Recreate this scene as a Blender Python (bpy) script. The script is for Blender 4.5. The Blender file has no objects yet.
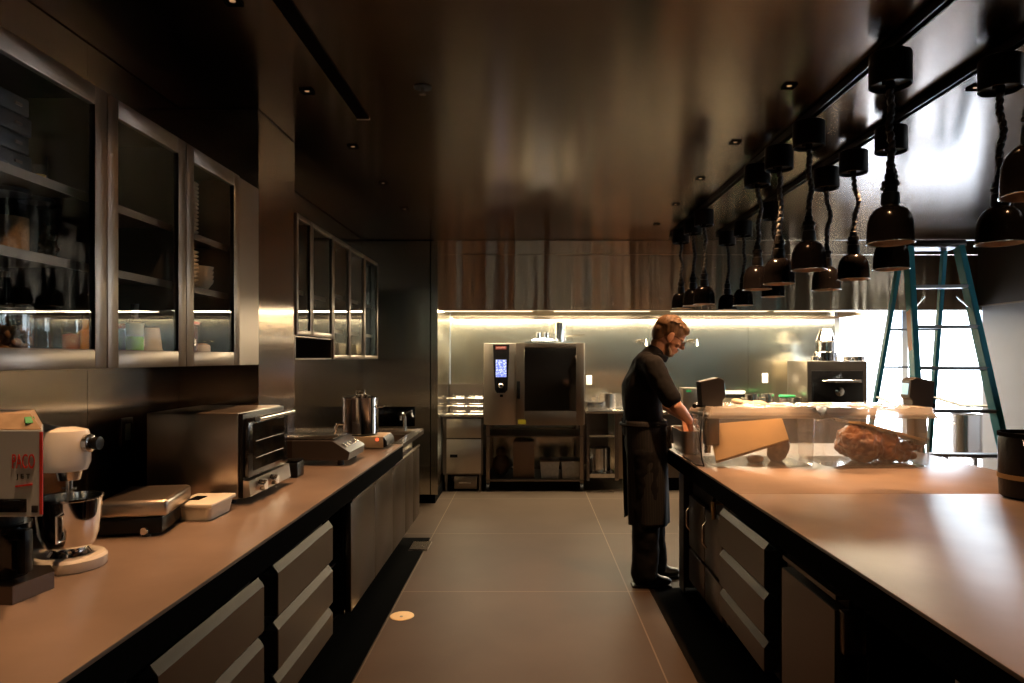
import bpy, bmesh, math, random
from mathutils import Vector, Matrix, Euler
random.seed(7)
SC = bpy.context.scene
COL = SC.collection
PI = math.pi
F = 682.67
# ---------------------------------------------------------------- camera (at x=0, y=0, looking along +Y)
cam_d = bpy.data.cameras.new('camera')
cam = bpy.data.objects.new('camera', cam_d)
COL.objects.link(cam)
cam.location = (0, 0, 1.5)
cam.rotation_euler = (PI/2, 0, 0)
cam_d.sensor_width = 36
cam_d.lens = 24.0
cam_d.shift_x = -16/1024
cam_d.shift_y = 16.5/1024
cam_d.clip_start = 0.05
SC.camera = cam
# ---------------------------------------------------------------- colour management, exposure
SC.view_settings.view_transform = 'Standard'
SC.view_settings.look = 'None'
SC.view_settings.gamma = 1
SC.view_settings.use_curve_mapping = False
SC.view_settings.exposure = 0.0
SC.cycles.use_denoising = True
SC.cycles.max_bounces = 8
SC.cycles.transparent_max_bounces = 16
SC.cycles.sample_clamp_indirect = 6
SC.cycles.caustics_reflective = False
SC.cycles.caustics_refractive = False
# ---------------------------------------------------------------- world: bright overcast daylight
W = bpy.data.worlds.new('world'); SC.world = W
W.use_nodes = True
nt = W.node_tree
bg = nt.nodes['Background']
tc = nt.nodes.new('ShaderNodeTexCoord')
sep = nt.nodes.new('ShaderNodeSeparateXYZ')
rmp = nt.nodes.new('ShaderNodeValToRGB')
nt.links.new(tc.outputs['Generated'], sep.inputs[0])
nt.links.new(sep.outputs['Z'], rmp.inputs[0])
rmp.color_ramp.elements[0].position = 0.0
rmp.color_ramp.elements[0].color = (.62, .72, .80, 1)
rmp.color_ramp.elements[1].position = 0.5
rmp.color_ramp.elements[1].color = (.72, .85, 1.0, 1)
nt.links.new(rmp.outputs[0], bg.inputs['Color'])
bg.inputs['Strength'].default_value = 12.0

sun = bpy.data.lights.new('sun', 'SUN'); sun.energy = 240; sun.color = (1, .98, .95); sun.angle = .01
so_ = bpy.data.objects.new('sun', sun); so_.rotation_euler = Vector((.05, -.42, -.9)).to_track_quat('-Z', 'Y').to_euler(); so_.location = (3, 14, 9); COL.objects.link(so_)
def portal(name, loc, rot, sx, sy):
    l = bpy.data.lights.new(name, 'AREA'); l.shape = 'RECTANGLE'; l.size = sx; l.size_y = sy
    l.cycles.is_portal = True
    o = bpy.data.objects.new(name, l); o.location = loc; o.rotation_euler = rot; COL.objects.link(o)
portal('daylight_portal', (5.3, 8.75, 1.2), (-PI/2, 0, 0), 3.2, 2.4)
portal('daylight_portal', (1.9, -4.15, 2.15), (PI/2, 0, 0), 4.6, .6)
portal('daylight_portal', (4.80, 3.9, 1.88), (0, PI/2, 0), .3, 3.2)

WARM = (1.0, .53, .25)
def spot(loc, power, half_deg, blend=.35, color=WARM, rad=.03, aim=None):
    l = bpy.data.lights.new('downlight_beam', 'SPOT'); l.energy = power; l.color = color
    l.spot_size = math.radians(half_deg*2); l.spot_blend = blend; l.shadow_soft_size = rad
    o = bpy.data.objects.new('downlight_beam', l); o.location = loc; COL.objects.link(o)
    if aim:
        o.rotation_euler = (Vector(aim)-Vector(loc)).to_track_quat('-Z', 'Y').to_euler()
    return o
CEIL = 2.71
LROW = [2.31, 3.09, 3.90, 4.71, 5.53]
RROW = [2.26, 3.03, 3.82, 4.59, 5.36, 6.16]
for y in [-2.2, -.8, .75, 1.53]+LROW:
    spot((-1.0, y, CEIL-.012), 112 if 1.6 < y < 3.5 else 75 if y > 3.5 else 75 if y > 1 else 28, 36, .5)
for y in [-2.2, -.8, .72, 1.49]+RROW:
    spot((1.16, y, CEIL-.012), 260 if 3.5 < y < 4.3 else 110 if 4 < y < 5 else 50, 36, .5)
for y in [1.5, 2.3, 3.05, 3.85, 4.6]:
    spot((2.0, y, CEIL-.012), 260 if 3.5 < y < 4 else 30, 34, .5)

# ================================================================ helpers
POS = {}
def tag(o, label=None, cat=None, group=None, kind=None):
    if label: o['label'] = label
    if cat: o['category'] = cat
    if group: o['group'] = group
    if kind: o['kind'] = kind
    return o
def thing(name, label, cat, loc=(0, 0, 0), group=None):
    o = bpy.data.objects.new(name, None); COL.objects.link(o)
    o.location = loc; o.empty_display_size = .1
    POS[o.name] = Vector(loc)
    return tag(o, label, cat, group)
def copy_tree(o, parent=None):
    c = o.copy(); COL.objects.link(c); c.parent = parent
    for ch in list(o.children): copy_tree(ch, c)
    return c

class MB:
    def __init__(s): s.bm = bmesh.new()
    def box(s, x0, x1, y0, y1, z0, z1, bev=0, rz=0, seg=2):
        c = Vector(((x0+x1)/2, (y0+y1)/2, (z0+z1)/2))
        b2 = bmesh.new()
        bmesh.ops.create_cube(b2, size=1)
        bmesh.ops.scale(b2, vec=(abs(x1-x0), abs(y1-y0), abs(z1-z0)), verts=b2.verts)
        if bev:
            bmesh.ops.bevel(b2, geom=b2.edges[:], offset=bev, segments=seg, affect='EDGES', profile=.5)
        if rz: bmesh.ops.rotate(b2, matrix=Matrix.Rotation(rz, 3, 'Z'), verts=b2.verts)
        bmesh.ops.translate(b2, vec=c, verts=b2.verts)
        s.join(b2); return s
    def join(s, b2):
        m = bpy.data.meshes.new('t'); b2.to_mesh(m); s.bm.from_mesh(m); bpy.data.meshes.remove(m); b2.free()
    def bar(s, p, q, w, h, bev=0, up=(0, 0, 1)):
        p, q = Vector(p), Vector(q); d = q-p; L = d.length; d.normalize()
        u = Vector(up); x = u.cross(d)
        if x.length < 1e-4: x = Vector((1, 0, 0))
        x.normalize(); z = d.cross(x)
        b2 = bmesh.new(); bmesh.ops.create_cube(b2, size=1)
        bmesh.ops.scale(b2, vec=(w, L, h), verts=b2.verts)
        if bev: bmesh.ops.bevel(b2, geom=b2.edges[:], offset=bev, segments=2, affect='EDGES')
        M = Matrix((x, d, z)).transposed().to_4x4(); M.translation = (p+q)/2
        bmesh.ops.transform(b2, matrix=M, verts=b2.verts); s.join(b2); return s
    def cyl(s, p, q, r0, r1=None, seg=24, caps=True):
        r1 = r0 if r1 is None else r1
        p, q = Vector(p), Vector(q); d = q-p
        b2 = bmesh.new()
        bmesh.ops.create_cone(b2, cap_ends=caps, segments=seg, radius1=r0, radius2=r1, depth=d.length)
        M = d.to_track_quat('Z', 'Y').to_matrix().to_4x4(); M.translation = (p+q)/2
        bmesh.ops.transform(b2, matrix=M, verts=b2.verts); s.join(b2); return s
    def lathe(s, prof, c=(0, 0, 0), seg=32, axis='Z', close=False):
        rings = []
        R = {'Z': Matrix.Identity(3), 'X': Matrix.Rotation(PI/2, 3, 'Y'), 'Y': Matrix.Rotation(-PI/2, 3, 'X'), '-Y': Matrix.Rotation(PI/2, 3, 'X')}[axis]
        c = Vector(c)
        for r, z in prof:
            if r < 1e-5: rings.append([s.bm.verts.new(R @ Vector((0, 0, z))+c)])
            else: rings.append([s.bm.verts.new(R @ Vector((r*math.cos(2*PI*k/seg), r*math.sin(2*PI*k/seg), z))+c) for k in range(seg)])
        prs = list(zip(rings, rings[1:]))
        if close: prs.append((rings[-1], rings[0]))
        for a, b in prs:
            for k in range(seg):
                k2 = (k+1) % seg
                try:
                    if len(a) == 1 and len(b) == 1: break
                    if len(a) == 1: s.bm.faces.new((a[0], b[k], b[k2]))
                    elif len(b) == 1: s.bm.faces.new((a[k], b[0], a[k2]))
                    else: s.bm.faces.new((a[k], a[k2], b[k2], b[k]))
                except ValueError: pass
        return s
    def ball(s, c, r, seg=20, rot=None):
        if not hasattr(r, '__len__'): r = (r, r, r)
        b2 = bmesh.new(); bmesh.ops.create_uvsphere(b2, u_segments=seg, v_segments=max(8, seg*2//3), radius=1)
        bmesh.ops.scale(b2, vec=r, verts=b2.verts)
        if rot: bmesh.ops.rotate(b2, matrix=Euler(rot).to_matrix(), verts=b2.verts)
        bmesh.ops.translate(b2, vec=c, verts=b2.verts); s.join(b2); return s
    def tube(s, pts, r, seg=10, closed=False):
        pts = [Vector(p) for p in pts]; n = len(pts); rings = []
        rr = r if hasattr(r, '__len__') else [r]*n
        prev = None
        for i, p in enumerate(pts):
            a = pts[(i-1) % n] if (closed or i > 0) else p
            b = pts[(i+1) % n] if (closed or i < n-1) else p
            t = (b-a).normalized()
            if prev is None:
                u = t.cross(Vector((0, 0, 1)))
                if u.length < 1e-3: u = t.cross(Vector((0, 1, 0)))
                u.normalize()
            else:
                u = prev-t*prev.dot(t); u.normalize()
            prev = u; v = t.cross(u)
            rings.append([s.bm.verts.new(p+(u*math.cos(2*PI*k/seg)+v*math.sin(2*PI*k/seg))*rr[i]) for k in range(seg)])
        prs = list(zip(rings, rings[1:]))
        if closed: prs.append((rings[-1], rings[0]))
        for a, b in prs:
            for k in range(seg): s.bm.faces.new((a[k], a[(k+1) % seg], b[(k+1) % seg], b[k]))
        if not closed:
            s.bm.faces.new(list(reversed(rings[0]))); s.bm.faces.new(rings[-1])
        return s
    def prism(s, poly, axis, a, b):
        # poly: 2d points; axis 'X': (y,z)  'Y': (x,z)  'Z': (x,y)
        def P(u, v, w):
            return {'X': (w, u, v), 'Y': (u, w, v), 'Z': (u, v, w)}[axis]
        A = [s.bm.verts.new(P(u, v, a)) for u, v in poly]; B = [s.bm.verts.new(P(u, v, b)) for u, v in poly]
        s.bm.faces.new(A); s.bm.faces.new(list(reversed(B)))
        n = len(poly)
        for i in range(n):
            s.bm.faces.new((A[(i+1) % n], A[i], B[i], B[(i+1) % n]))
        return s
    SPLIT = {'leg', 'foot', 'knob', 'button', 'shelf', 'valve', 'thumb_screw', 'drawer', 'sole', 'eye', 'bar', 'wire_shelf_rod', 'socket_plate'}
    def build(s, name, mat, parent=None, smooth=True, label=None, bevel=0, mods=None):
        if name in s.SPLIT and parent is not None:
            seen = set(); comps = []
            s.bm.verts.ensure_lookup_table()
            for v in s.bm.verts:
                if v in seen: continue
                st = [v]; comp = []; seen.add(v)
                while st:
                    a = st.pop(); comp.append(a)
                    for e in a.link_edges:
                        b = e.other_vert(a)
                        if b not in seen: seen.add(b); st.append(b)
                comps.append(comp)
            if len(comps) > 1:
                first = None
                for comp in comps:
                    q = MB(); mp = {v: q.bm.verts.new(v.co) for v in comp}
                    fs = set(f for v in comp for f in v.link_faces)
                    for f in fs: q.bm.faces.new([mp[v] for v in f.verts])
                    o = q._build(name, mat, parent, smooth, label, bevel)
                    first = first or o
                s.bm.free(); return first
        return s._build(name, mat, parent, smooth, label, bevel)
    def _build(s, name, mat, parent=None, smooth=True, label=None, bevel=0):
        bmesh.ops.remove_doubles(s.bm, verts=s.bm.verts, dist=1e-6)
        bmesh.ops.recalc_face_normals(s.bm, faces=s.bm.faces)
        me = bpy.data.meshes.new(name)
        org = Vector((0, 0, 0))
        if parent is not None:
            org = POS.get(parent.name, Vector((0, 0, 0)))
            bmesh.ops.translate(s.bm, vec=-org, verts=s.bm.verts)
        s.bm.to_mesh(me); s.bm.free()
        o = bpy.data.objects.new(name, me); COL.objects.link(o)
        POS[o.name] = org
        me.materials.append(mat)
        if smooth:
            me.shade_smooth()
            try: me.set_sharp_from_angle(angle=math.radians(35))
            except Exception: pass
        if bevel:
            b = o.modifiers.new('bevel', 'BEVEL'); b.width = bevel; b.segments = 2; b.limit_method = 'ANGLE'; b.harden_normals = True
        if parent is not None: o.parent = parent
        if label: o['label'] = label
        return o

# ---------------------------------------------------------------- materials
def mat(name, base, rough=.5, metal=0, spec=.5, noise=0, nscale=20, stretch=(1, 1, 1), bump=0, coat=0, emit=None, es=1, trans=0, alpha=1, aniso=0, rvar=0, ior=1.45, col2=None):
    m = bpy.data.materials.new(name); m.use_nodes = True
    N = m.node_tree; b = N.nodes['Principled BSDF']
    base = tuple(base)+(1,)
    b.inputs['Base Color'].default_value = base
    b.inputs['Roughness'].default_value = rough; b.inputs['Metallic'].default_value = metal
    b.inputs['Specular IOR Level'].default_value = spec
    b.inputs['Coat Weight'].default_value = coat; b.inputs['Transmission Weight'].default_value = trans
    b.inputs['Anisotropic'].default_value = aniso; b.inputs['IOR'].default_value = ior
    b.inputs['Alpha'].default_value = alpha
    if emit: b.inputs['Emission Color'].default_value = tuple(emit)+(1,); b.inputs['Emission Strength'].default_value = es
    t = N.nodes.new('ShaderNodeTexCoord'); mp = N.nodes.new('ShaderNodeMapping')
    mp.inputs['Scale'].default_value = stretch
    N.links.new(t.outputs['Object'], mp.inputs[0])
    n = N.nodes.new('ShaderNodeTexNoise'); n.inputs['Scale'].default_value = nscale; n.inputs['Detail'].default_value = 4
    N.links.new(mp.outputs[0], n.inputs['Vector'])
    if noise or col2:
        mx = N.nodes.new('ShaderNodeMix'); mx.data_type = 'RGBA'
        mx.inputs[6].default_value = base
        mx.inputs[7].default_value = (tuple(col2)+(1,)) if col2 else tuple(max(0, c*(1-noise)) for c in base[:3])+(1,)
        cr = N.nodes.new('ShaderNodeValToRGB'); cr.color_ramp.elements[0].position = .35; cr.color_ramp.elements[1].position = .65
        N.links.new(n.outputs['Fac'], cr.inputs[0]); N.links.new(cr.outputs[0], mx.inputs[0])
        N.links.new(mx.outputs[2], b.inputs['Base Color'])
    if rvar:
        mr = N.nodes.new('ShaderNodeMapRange'); mr.inputs[3].default_value = rough-rvar; mr.inputs[4].default_value = rough+rvar
        N.links.new(n.outputs['Fac'], mr.inputs[0]); N.links.new(mr.outputs[0], b.inputs['Roughness'])
    if bump:
        bp = N.nodes.new('ShaderNodeBump'); bp.inputs['Strength'].default_value = bump; bp.inputs['Distance'].default_value = .01
        N.links.new(n.outputs['Fac'], bp.inputs['Height']); N.links.new(bp.outputs[0], b.inputs['Normal'])
    return m
def steel(name, base, rough, wave_scale, wave_stretch, wave, grain_stretch, grain=.02, T=None, an=.8):
    """brushed steel sheet: slow oil-canning waves plus fine brushing, both as bump"""
    m = bpy.data.materials.new(name); m.use_nodes = True
    N = m.node_tree; b = N.nodes['Principled BSDF']
    b.inputs['Base Color'].default_value = tuple(base)+(1,); b.inputs['Metallic'].default_value = 1
    b.inputs['Roughness'].default_value = rough
    if T:   # direction across the brushing, along which highlights smear
        b.inputs['Anisotropic'].default_value = an
        cv = N.nodes.new('ShaderNodeCombineXYZ')
        for k in range(3): cv.inputs[k].default_value = T[k]
        N.links.new(cv.outputs[0], b.inputs['Tangent'])
    t = N.nodes.new('ShaderNodeTexCoord')
    m1 = N.nodes.new('ShaderNodeMapping'); m1.inputs['Scale'].default_value = wave_stretch
    n1 = N.nodes.new('ShaderNodeTexNoise'); n1.inputs['Scale'].default_value = wave_scale; n1.inputs['Detail'].default_value = 1.5
    m2 = N.nodes.new('ShaderNodeMapping'); m2.inputs['Scale'].default_value = grain_stretch
    n2 = N.nodes.new('ShaderNodeTexNoise'); n2.inputs['Scale'].default_value = 1; n2.inputs['Detail'].default_value = 2
    for a, c in ((m1, n1), (m2, n2)):
        N.links.new(t.outputs['Object'], a.inputs[0]); N.links.new(a.outputs[0], c.inputs['Vector'])
    b1 = N.nodes.new('ShaderNodeBump'); b1.inputs['Strength'].default_value = wave; b1.inputs['Distance'].default_value = .02
    b2 = N.nodes.new('ShaderNodeBump'); b2.inputs['Strength'].default_value = grain; b2.inputs['Distance'].default_value = .002
    N.links.new(n1.outputs['Fac'], b1.inputs['Height']); N.links.new(n2.outputs['Fac'], b2.inputs['Height'])
    N.links.new(b1.outputs[0], b2.inputs['Normal']); N.links.new(b2.outputs[0], b.inputs['Normal'])
    return m
def glass(name, tint=(1, 1, 1), rough=.0, refl=1.0, body=None, dens=0):
    """thin clear sheet: see-through with a Fresnel reflection, optionally slightly milky"""
    m = bpy.data.materials.new(name); m.use_nodes = True
    N = m.node_tree; N.nodes.remove(N.nodes['Principled BSDF'])
    out = N.nodes['Material Output']
    tr = N.nodes.new('ShaderNodeBsdfTransparent'); tr.inputs[0].default_value = tuple(tint)+(1,)
    gl = N.nodes.new('ShaderNodeBsdfGlossy'); gl.inputs['Roughness'].default_value = rough; gl.inputs[0].default_value = (1, 1, 1, 1)
    fr = N.nodes.new('ShaderNodeFresnel')
    ge = N.nodes.new('ShaderNodeNewGeometry'); ib = N.nodes.new('ShaderNodeMath'); ib.operation = 'MULTIPLY_ADD'
    ib.inputs[1].default_value = -.8333; ib.inputs[2].default_value = 1.5      # same reflectance from inside and outside of the sheet
    N.links.new(ge.outputs['Backfacing'], ib.inputs[0]); N.links.new(ib.outputs[0], fr.inputs[0])
    mu = N.nodes.new('ShaderNodeMath'); mu.operation = 'MULTIPLY'; mu.inputs[1].default_value = refl; mu.use_clamp = True
    N.links.new(fr.outputs[0], mu.inputs[0])
    mx = N.nodes.new('ShaderNodeMixShader'); N.links.new(mu.outputs[0], mx.inputs[0])
    src = tr
    if body:
        di = N.nodes.new('ShaderNodeBsdfDiffuse'); di.inputs[0].default_value = tuple(body)+(1,)
        tl = N.nodes.new('ShaderNodeBsdfTranslucent'); tl.inputs[0].default_value = tuple(body)+(1,)
        ad = N.nodes.new('ShaderNodeMixShader'); ad.inputs[0].default_value = .5
        N.links.new(di.outputs[0], ad.inputs[1]); N.links.new(tl.outputs[0], ad.inputs[2])
        m2 = N.nodes.new('ShaderNodeMixShader'); m2.inputs[0].default_value = dens
        N.links.new(tr.outputs[0], m2.inputs[1]); N.links.new(ad.outputs[0], m2.inputs[2]); src = m2
    N.links.new(src.outputs[0], mx.inputs[1]); N.links.new(gl.outputs[0], mx.inputs[2])
    N.links.new(mx.outputs[0], out.inputs[0])
    return m

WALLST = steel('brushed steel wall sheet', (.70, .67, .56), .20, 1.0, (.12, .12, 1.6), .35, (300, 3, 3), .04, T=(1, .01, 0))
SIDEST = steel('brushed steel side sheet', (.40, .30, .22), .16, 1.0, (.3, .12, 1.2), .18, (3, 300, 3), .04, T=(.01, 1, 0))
HOODST = steel('polished steel hood sheet', (.95, .74, .54), .26, 1.0, (6.0, .2, .25), 1.0, (3, 3, 300), .04, T=(0, .01, 1), an=.9)
FRAMEST = steel('satin steel frame', (.26, .205, .16), .32, 1.0, (.5, .5, .5), .05, (4, 4, 250), .06)
DOORST = steel('satin steel drawer front', (.105, .074, .048), .34, 1.0, (.5, .5, .5), .05, (4, 4, 250), .05)
LIPST = mat('dull metal pull lip', (.095, .068, .046), .5, .3, .3)
BODYST = steel('appliance steel', (.48, .41, .34), .30, 1.0, (.6, .6, 1.0), .08, (4, 4, 260), .05)
CHROME = mat('chrome', (.82, .80, .76), .10, 1)
CHROMED = mat('dull chrome', (.66, .62, .57), .22, 1)
CEILM = steel('dark lacquered ceiling sheet', (.135, .096, .072), .22, 1.0, (.4, .15, .4), .06, (2, 200, 2), .03, T=(0, 1, .01), an=.7)
STONE = mat('brown-black stone worktop', (.225, .165, .125), .34, 0, .5, noise=.25, nscale=3.0, bump=.02, rvar=.04)
BLACK = mat('black satin metal', (.005, .0045, .004), .34, 0, .22)
CABIN = mat('dark cupboard lining', (.02, .018, .017), .4, 0, .3)
BLACKM = mat('matt black', (.005, .0045, .004), 1.0, 0, .02)
BLACKG = mat('black gloss enamel', (.008, .007, .007), .12, 0, .6)
RUBBER = mat('black rubber', (.015, .014, .014), .6)
DARKST = steel('dark steel', (.16, .13, .11), .32, 1.0, (.5, .5, .5), .05, (4, 4, 200), .05)
WHITE = mat('white enamel', (.78, .74, .66), .25, 0, .5, coat=.3)
WHITEP = mat('white plastic', (.78, .76, .70), .45)
CREAM = mat('cream plastic tub', (.74, .70, .60), .4)
GLASS = glass('clear glass', (.97, .98, .97))
GLASSD = glass('cabinet glass', (.93, .94, .94), refl=.7)
PC = glass('clear food-box plastic', (.93, .93, .92), .03, 1.3, (.95, .9, .8), .16)
PCLID = glass('cloudy food-box lid', (.93, .93, .92), .12, 1.3, (.95, .9, .82), .55)
FILM = glass('crumpled cling film', (.95, .95, .95), .08, 2.5, (.95, .92, .86), .35)
SKIN = mat('skin', (.52, .27, .17), .5, 0, .4, noise=.12, nscale=30)
HAIR = mat('sandy hair', (.30, .16, .07), .6, noise=.5, nscale=60, stretch=(1, 1, .3), bump=.4)
CLOTHB = mat('black chef cloth', (.0055, .0045, .004), .85, 0, .25, noise=.2, nscale=200, bump=.05)
APR = mat('black apron cloth', (.006, .005, .0045), .85, 0, .2)
MEAT = mat('roasted meat', (.20, .055, .018), .28, 0, .6, nscale=14, bump=.6, col2=(.42, .16, .05), coat=.4)
TEAL = mat('blue-green fibreglass', (.03, .27, .36), .45)
ALU = mat('aluminium tread', (.35, .34, .33), .45, 1)
LAMPK = mat('lamp black enamel', (.003, .0025, .0025), .14, 0, .22)
COPPER = mat('lamp inside metal', (.6, .42, .28), .4, 1)
CARD = mat('brown cardboard', (.30, .17, .09), .8)
BOARD = mat('tan board', (.62, .42, .20), .6, noise=.12, nscale=8)
WALLG = mat('grey painted wall', (.20, .185, .185), .55, noise=.05, nscale=3)
WALLD = mat('dark painted soffit', (.030, .028, .028), .5)
MAROON = mat('dark red-brown lacquer', (.045, .020, .014), .4)

def floor_mat():
    m = mat('large grey-brown floor tiles', (.16, .13, .11), .50, 0, .07)
    N = m.node_tree; b = N.nodes['Principled BSDF']
    g = N.nodes.new('ShaderNodeNewGeometry'); sp = N.nodes.new('ShaderNodeSeparateXYZ'); N.links.new(g.outputs['Position'], sp.inputs[0])
    def line(axis, off, period, half):
        a = N.nodes.new('ShaderNodeMath'); a.operation = 'SUBTRACT'; a.inputs[1].default_value = off-period/2; N.links.new(sp.outputs[axis], a.inputs[0])
        w = N.nodes.new('ShaderNodeMath'); w.operation = 'FLOORED_MODULO'; w.inputs[1].default_value = period; N.links.new(a.outputs[0], w.inputs[0])
        d = N.nodes.new('ShaderNodeMath'); d.operation = 'SUBTRACT'; d.inputs[1].default_value = period/2; N.links.new(w.outputs[0], d.inputs[0])
        ab = N.nodes.new('ShaderNodeMath'); ab.operation = 'ABSOLUTE'; N.links.new(d.outputs[0], ab.inputs[0])
        lt = N.nodes.new('ShaderNodeMath'); lt.operation = 'LESS_THAN'; lt.inputs[1].default_value = half; N.links.new(ab.outputs[0], lt.inputs[0])
        return lt
    l1 = line('X', .645, 1.45, .004); l2 = line('Y', 4.385, 1.45, .004)
    mx = N.nodes.new('ShaderNodeMath'); mx.operation = 'MAXIMUM'; N.links.new(l1.outputs[0], mx.inputs[0]); N.links.new(l2.outputs[0], mx.inputs[1])
    n = N.nodes.new('ShaderNodeTexNoise'); n.inputs['Scale'].default_value = 2.2; n.inputs['Detail'].default_value = 6; N.links.new(g.outputs['Position'], n.inputs['Vector'])
    c1 = N.nodes.new('ShaderNodeMix'); c1.data_type = 'RGBA'; c1.inputs[6].default_value = (.044, .030, .020, 1); c1.inputs[7].default_value = (.070, .049, .034, 1)
    N.links.new(n.outputs['Fac'], c1.inputs[0])
    c2 = N.nodes.new('ShaderNodeMix'); c2.data_type = 'RGBA'; c2.inputs[7].default_value = (.13, .095, .065, 1)
    N.links.new(mx.outputs[0], c2.inputs[0]); N.links.new(c1.outputs[2], c2.inputs[6]); N.links.new(c2.outputs[2], b.inputs['Base Color'])
    bp = N.nodes.new('ShaderNodeBump'); bp.inputs['Strength'].default_value = .06; N.links.new(n.outputs['Fac'], bp.inputs['Height']); N.links.new(bp.outputs[0], b.inputs['Normal'])
    return m
FLOORM = floor_mat()

def struct(name, mb, m, parent=None):
    o = mb.build(name, m, parent)
    if parent is None: o['kind'] = 'structure'
    return o

# ================================================================ the room
XL, XR, YB, YR = -1.69, 4.66, 8.5, -4.2
struct('floor', MB().box(XL-.2, 7.2, YR-.2, YB+.6, -.2, 0), FLOORM)
struct('ceiling', MB().box(XL-.2, 7.2, YR-.2, YB+.6, CEIL, CEIL+.2), CEILM)
# left wall: steel sheets side by side, the joints are real 3 mm gaps over a black backing
wl = struct('wall_left', MB().box(XL-.2, XL-.004, YR, YB, 0, CEIL), BLACKM)
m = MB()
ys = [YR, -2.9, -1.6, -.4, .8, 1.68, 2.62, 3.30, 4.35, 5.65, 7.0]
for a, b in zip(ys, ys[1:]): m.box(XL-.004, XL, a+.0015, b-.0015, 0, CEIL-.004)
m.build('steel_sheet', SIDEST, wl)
# back wall of the cooking line
wb = struct('wall_back', MB().box(-.97, 3.82, YB+.004, YB+.2, 0, CEIL), BLACKM)
m = MB()
xs = [-.97, .55, 2.74, 3.82]
for a, b in zip(xs, xs[1:]): m.box(a+.0015, b-.0015, YB, YB+.004, 0, CEIL)
m.build('steel_sheet', WALLST, wb)
# tall steel end wall of the left run
we = struct('wall_end', MB().box(XL, -1.5, 7.004, YB, .10, CEIL).box(-1.5, -.975, 7.004, YB, .10, CEIL), BLACKM)
MB().box(XL, -1.005, 7.0, 7.004, 1.0, CEIL-.01).box(XL, -1.005, 7.0, 7.004, .10, .997).box(-.995, -.925, 6.995, 7.004, .10, CEIL-.01).box(-.975, -.970, 7.005, YB, .10, CEIL-.01).build('steel_sheet', WALLST, we)
struct('baseboard_end', MB().box(XL, -.96, 7.05, YB, 0, .10), BLACKM)
# pier on the left wall
wp = struct('wall_pier', MB().box(XL, -1.314, 3.324, 3.83, .9, CEIL), MAROON)
MB().box(XL, -1.314, 3.32, 3.324, .9, CEIL-.006).box(-1.314, -1.31, 3.32, 3.83, .9, CEIL-.006).build('steel_sheet', SIDEST, wp)
# right wall, painted, with a dark soffit above head height
struct('wall_right', MB().box(XR, XR+.2, 5.5, 7.0, 0, CEIL).box(XR, XR+.2, YR, 2.3, 0, CEIL).box(XR, XR+.2, 2.3, 5.5, 0, 1.75).box(XR, XR+.2, 2.3, 5.5, 2.03, CEIL), WALLG)
w3 = MB()
for y in (2.3, 3.9, 5.44): w3.box(XR+.08, XR+.14, y, y+.06, 1.75, 2.03)
w3.box(XR+.08, XR+.14, 2.3, 5.5, 1.75, 1.78).box(XR+.08, XR+.14, 2.3, 5.5, 2.0, 2.03)
struct('window_3', w3, BLACK)
sf = MB().box(XR-.05, XR, YR, 7.0, 2.03, CEIL)
struct('trim_1', sf, WALLD)
struct('trim_2', MB().box(XR-.06, XR-.048, YR, 7.0, 2.02, 2.035), FRAMEST)
# dark wall behind the corner
struct('wall_corner', MB().box(6.75, 6.95, 7.0, YB+.5, 0, CEIL).box(XR+.2, 6.95, 6.8, 7.0, 0, CEIL), WALLG)
# window 1: big glazed doors at the back right
w1 = struct('window_1', MB().box(3.82, 3.88, YB, YB+.1, 0, CEIL).box(6.69, 6.75, YB, YB+.1, 0, CEIL).box(3.88, 6.69, YB, YB+.1, 2.35, CEIL)
            .box(4.66, 4.73, YB, YB+.1, 0, 2.35).box(3.88, 6.69, YB, YB+.1, 0, .08).box(5.7, 5.78, YB, YB+.1, .08, 2.35), mat('white window frame', (.62, .66, .72), .5))
MB().box(3.88, 4.66, YB+.045, YB+.055, .08, 2.35).box(4.73, 5.70, YB+.045, YB+.055, .08, 2.35).box(5.78, 6.69, YB+.045, YB+.055, .08, 2.35).build('pane', glass('window glass', (.98, .98, .98), 0, .5), w1)
# rear wall with window 2 behind the photographer
struct('wall_rear', MB().box(XL-.2, -.4, YR-.2, YR, 0, CEIL).box(4.2, XR+.2, YR-.2, YR, 0, CEIL).box(-.4, 4.2, YR-.2, YR, 0, 1.85).box(-.4, 4.2, YR-.2, YR, 2.4, CEIL), WALLG)
w2 = MB()
for x in (-.4, 1.12, 2.64, 4.14): w2.box(x, x+.06, YR-.1, YR, 1.85, 2.4)
w2.box(-.4, 4.2, YR-.1, YR, 1.85, 1.89).box(-.4, 4.2, YR-.1, YR, 2.36, 2.4)
struct('window_2', w2, BLACK)

# ---- ceiling details
def slot_trim(name, x0, x1, y0, y1, m_): return struct(name, MB().box(x0, x1, y0, y1, CEIL-.006, CEIL+.01), m_)
slot_trim('trim_3', -.86, -.80, .2, 3.44, BLACKM)
struct('trim_4', MB().box(-.862, -.798, 3.44, 3.45, CEIL-.008, CEIL), COPPER)

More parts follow.
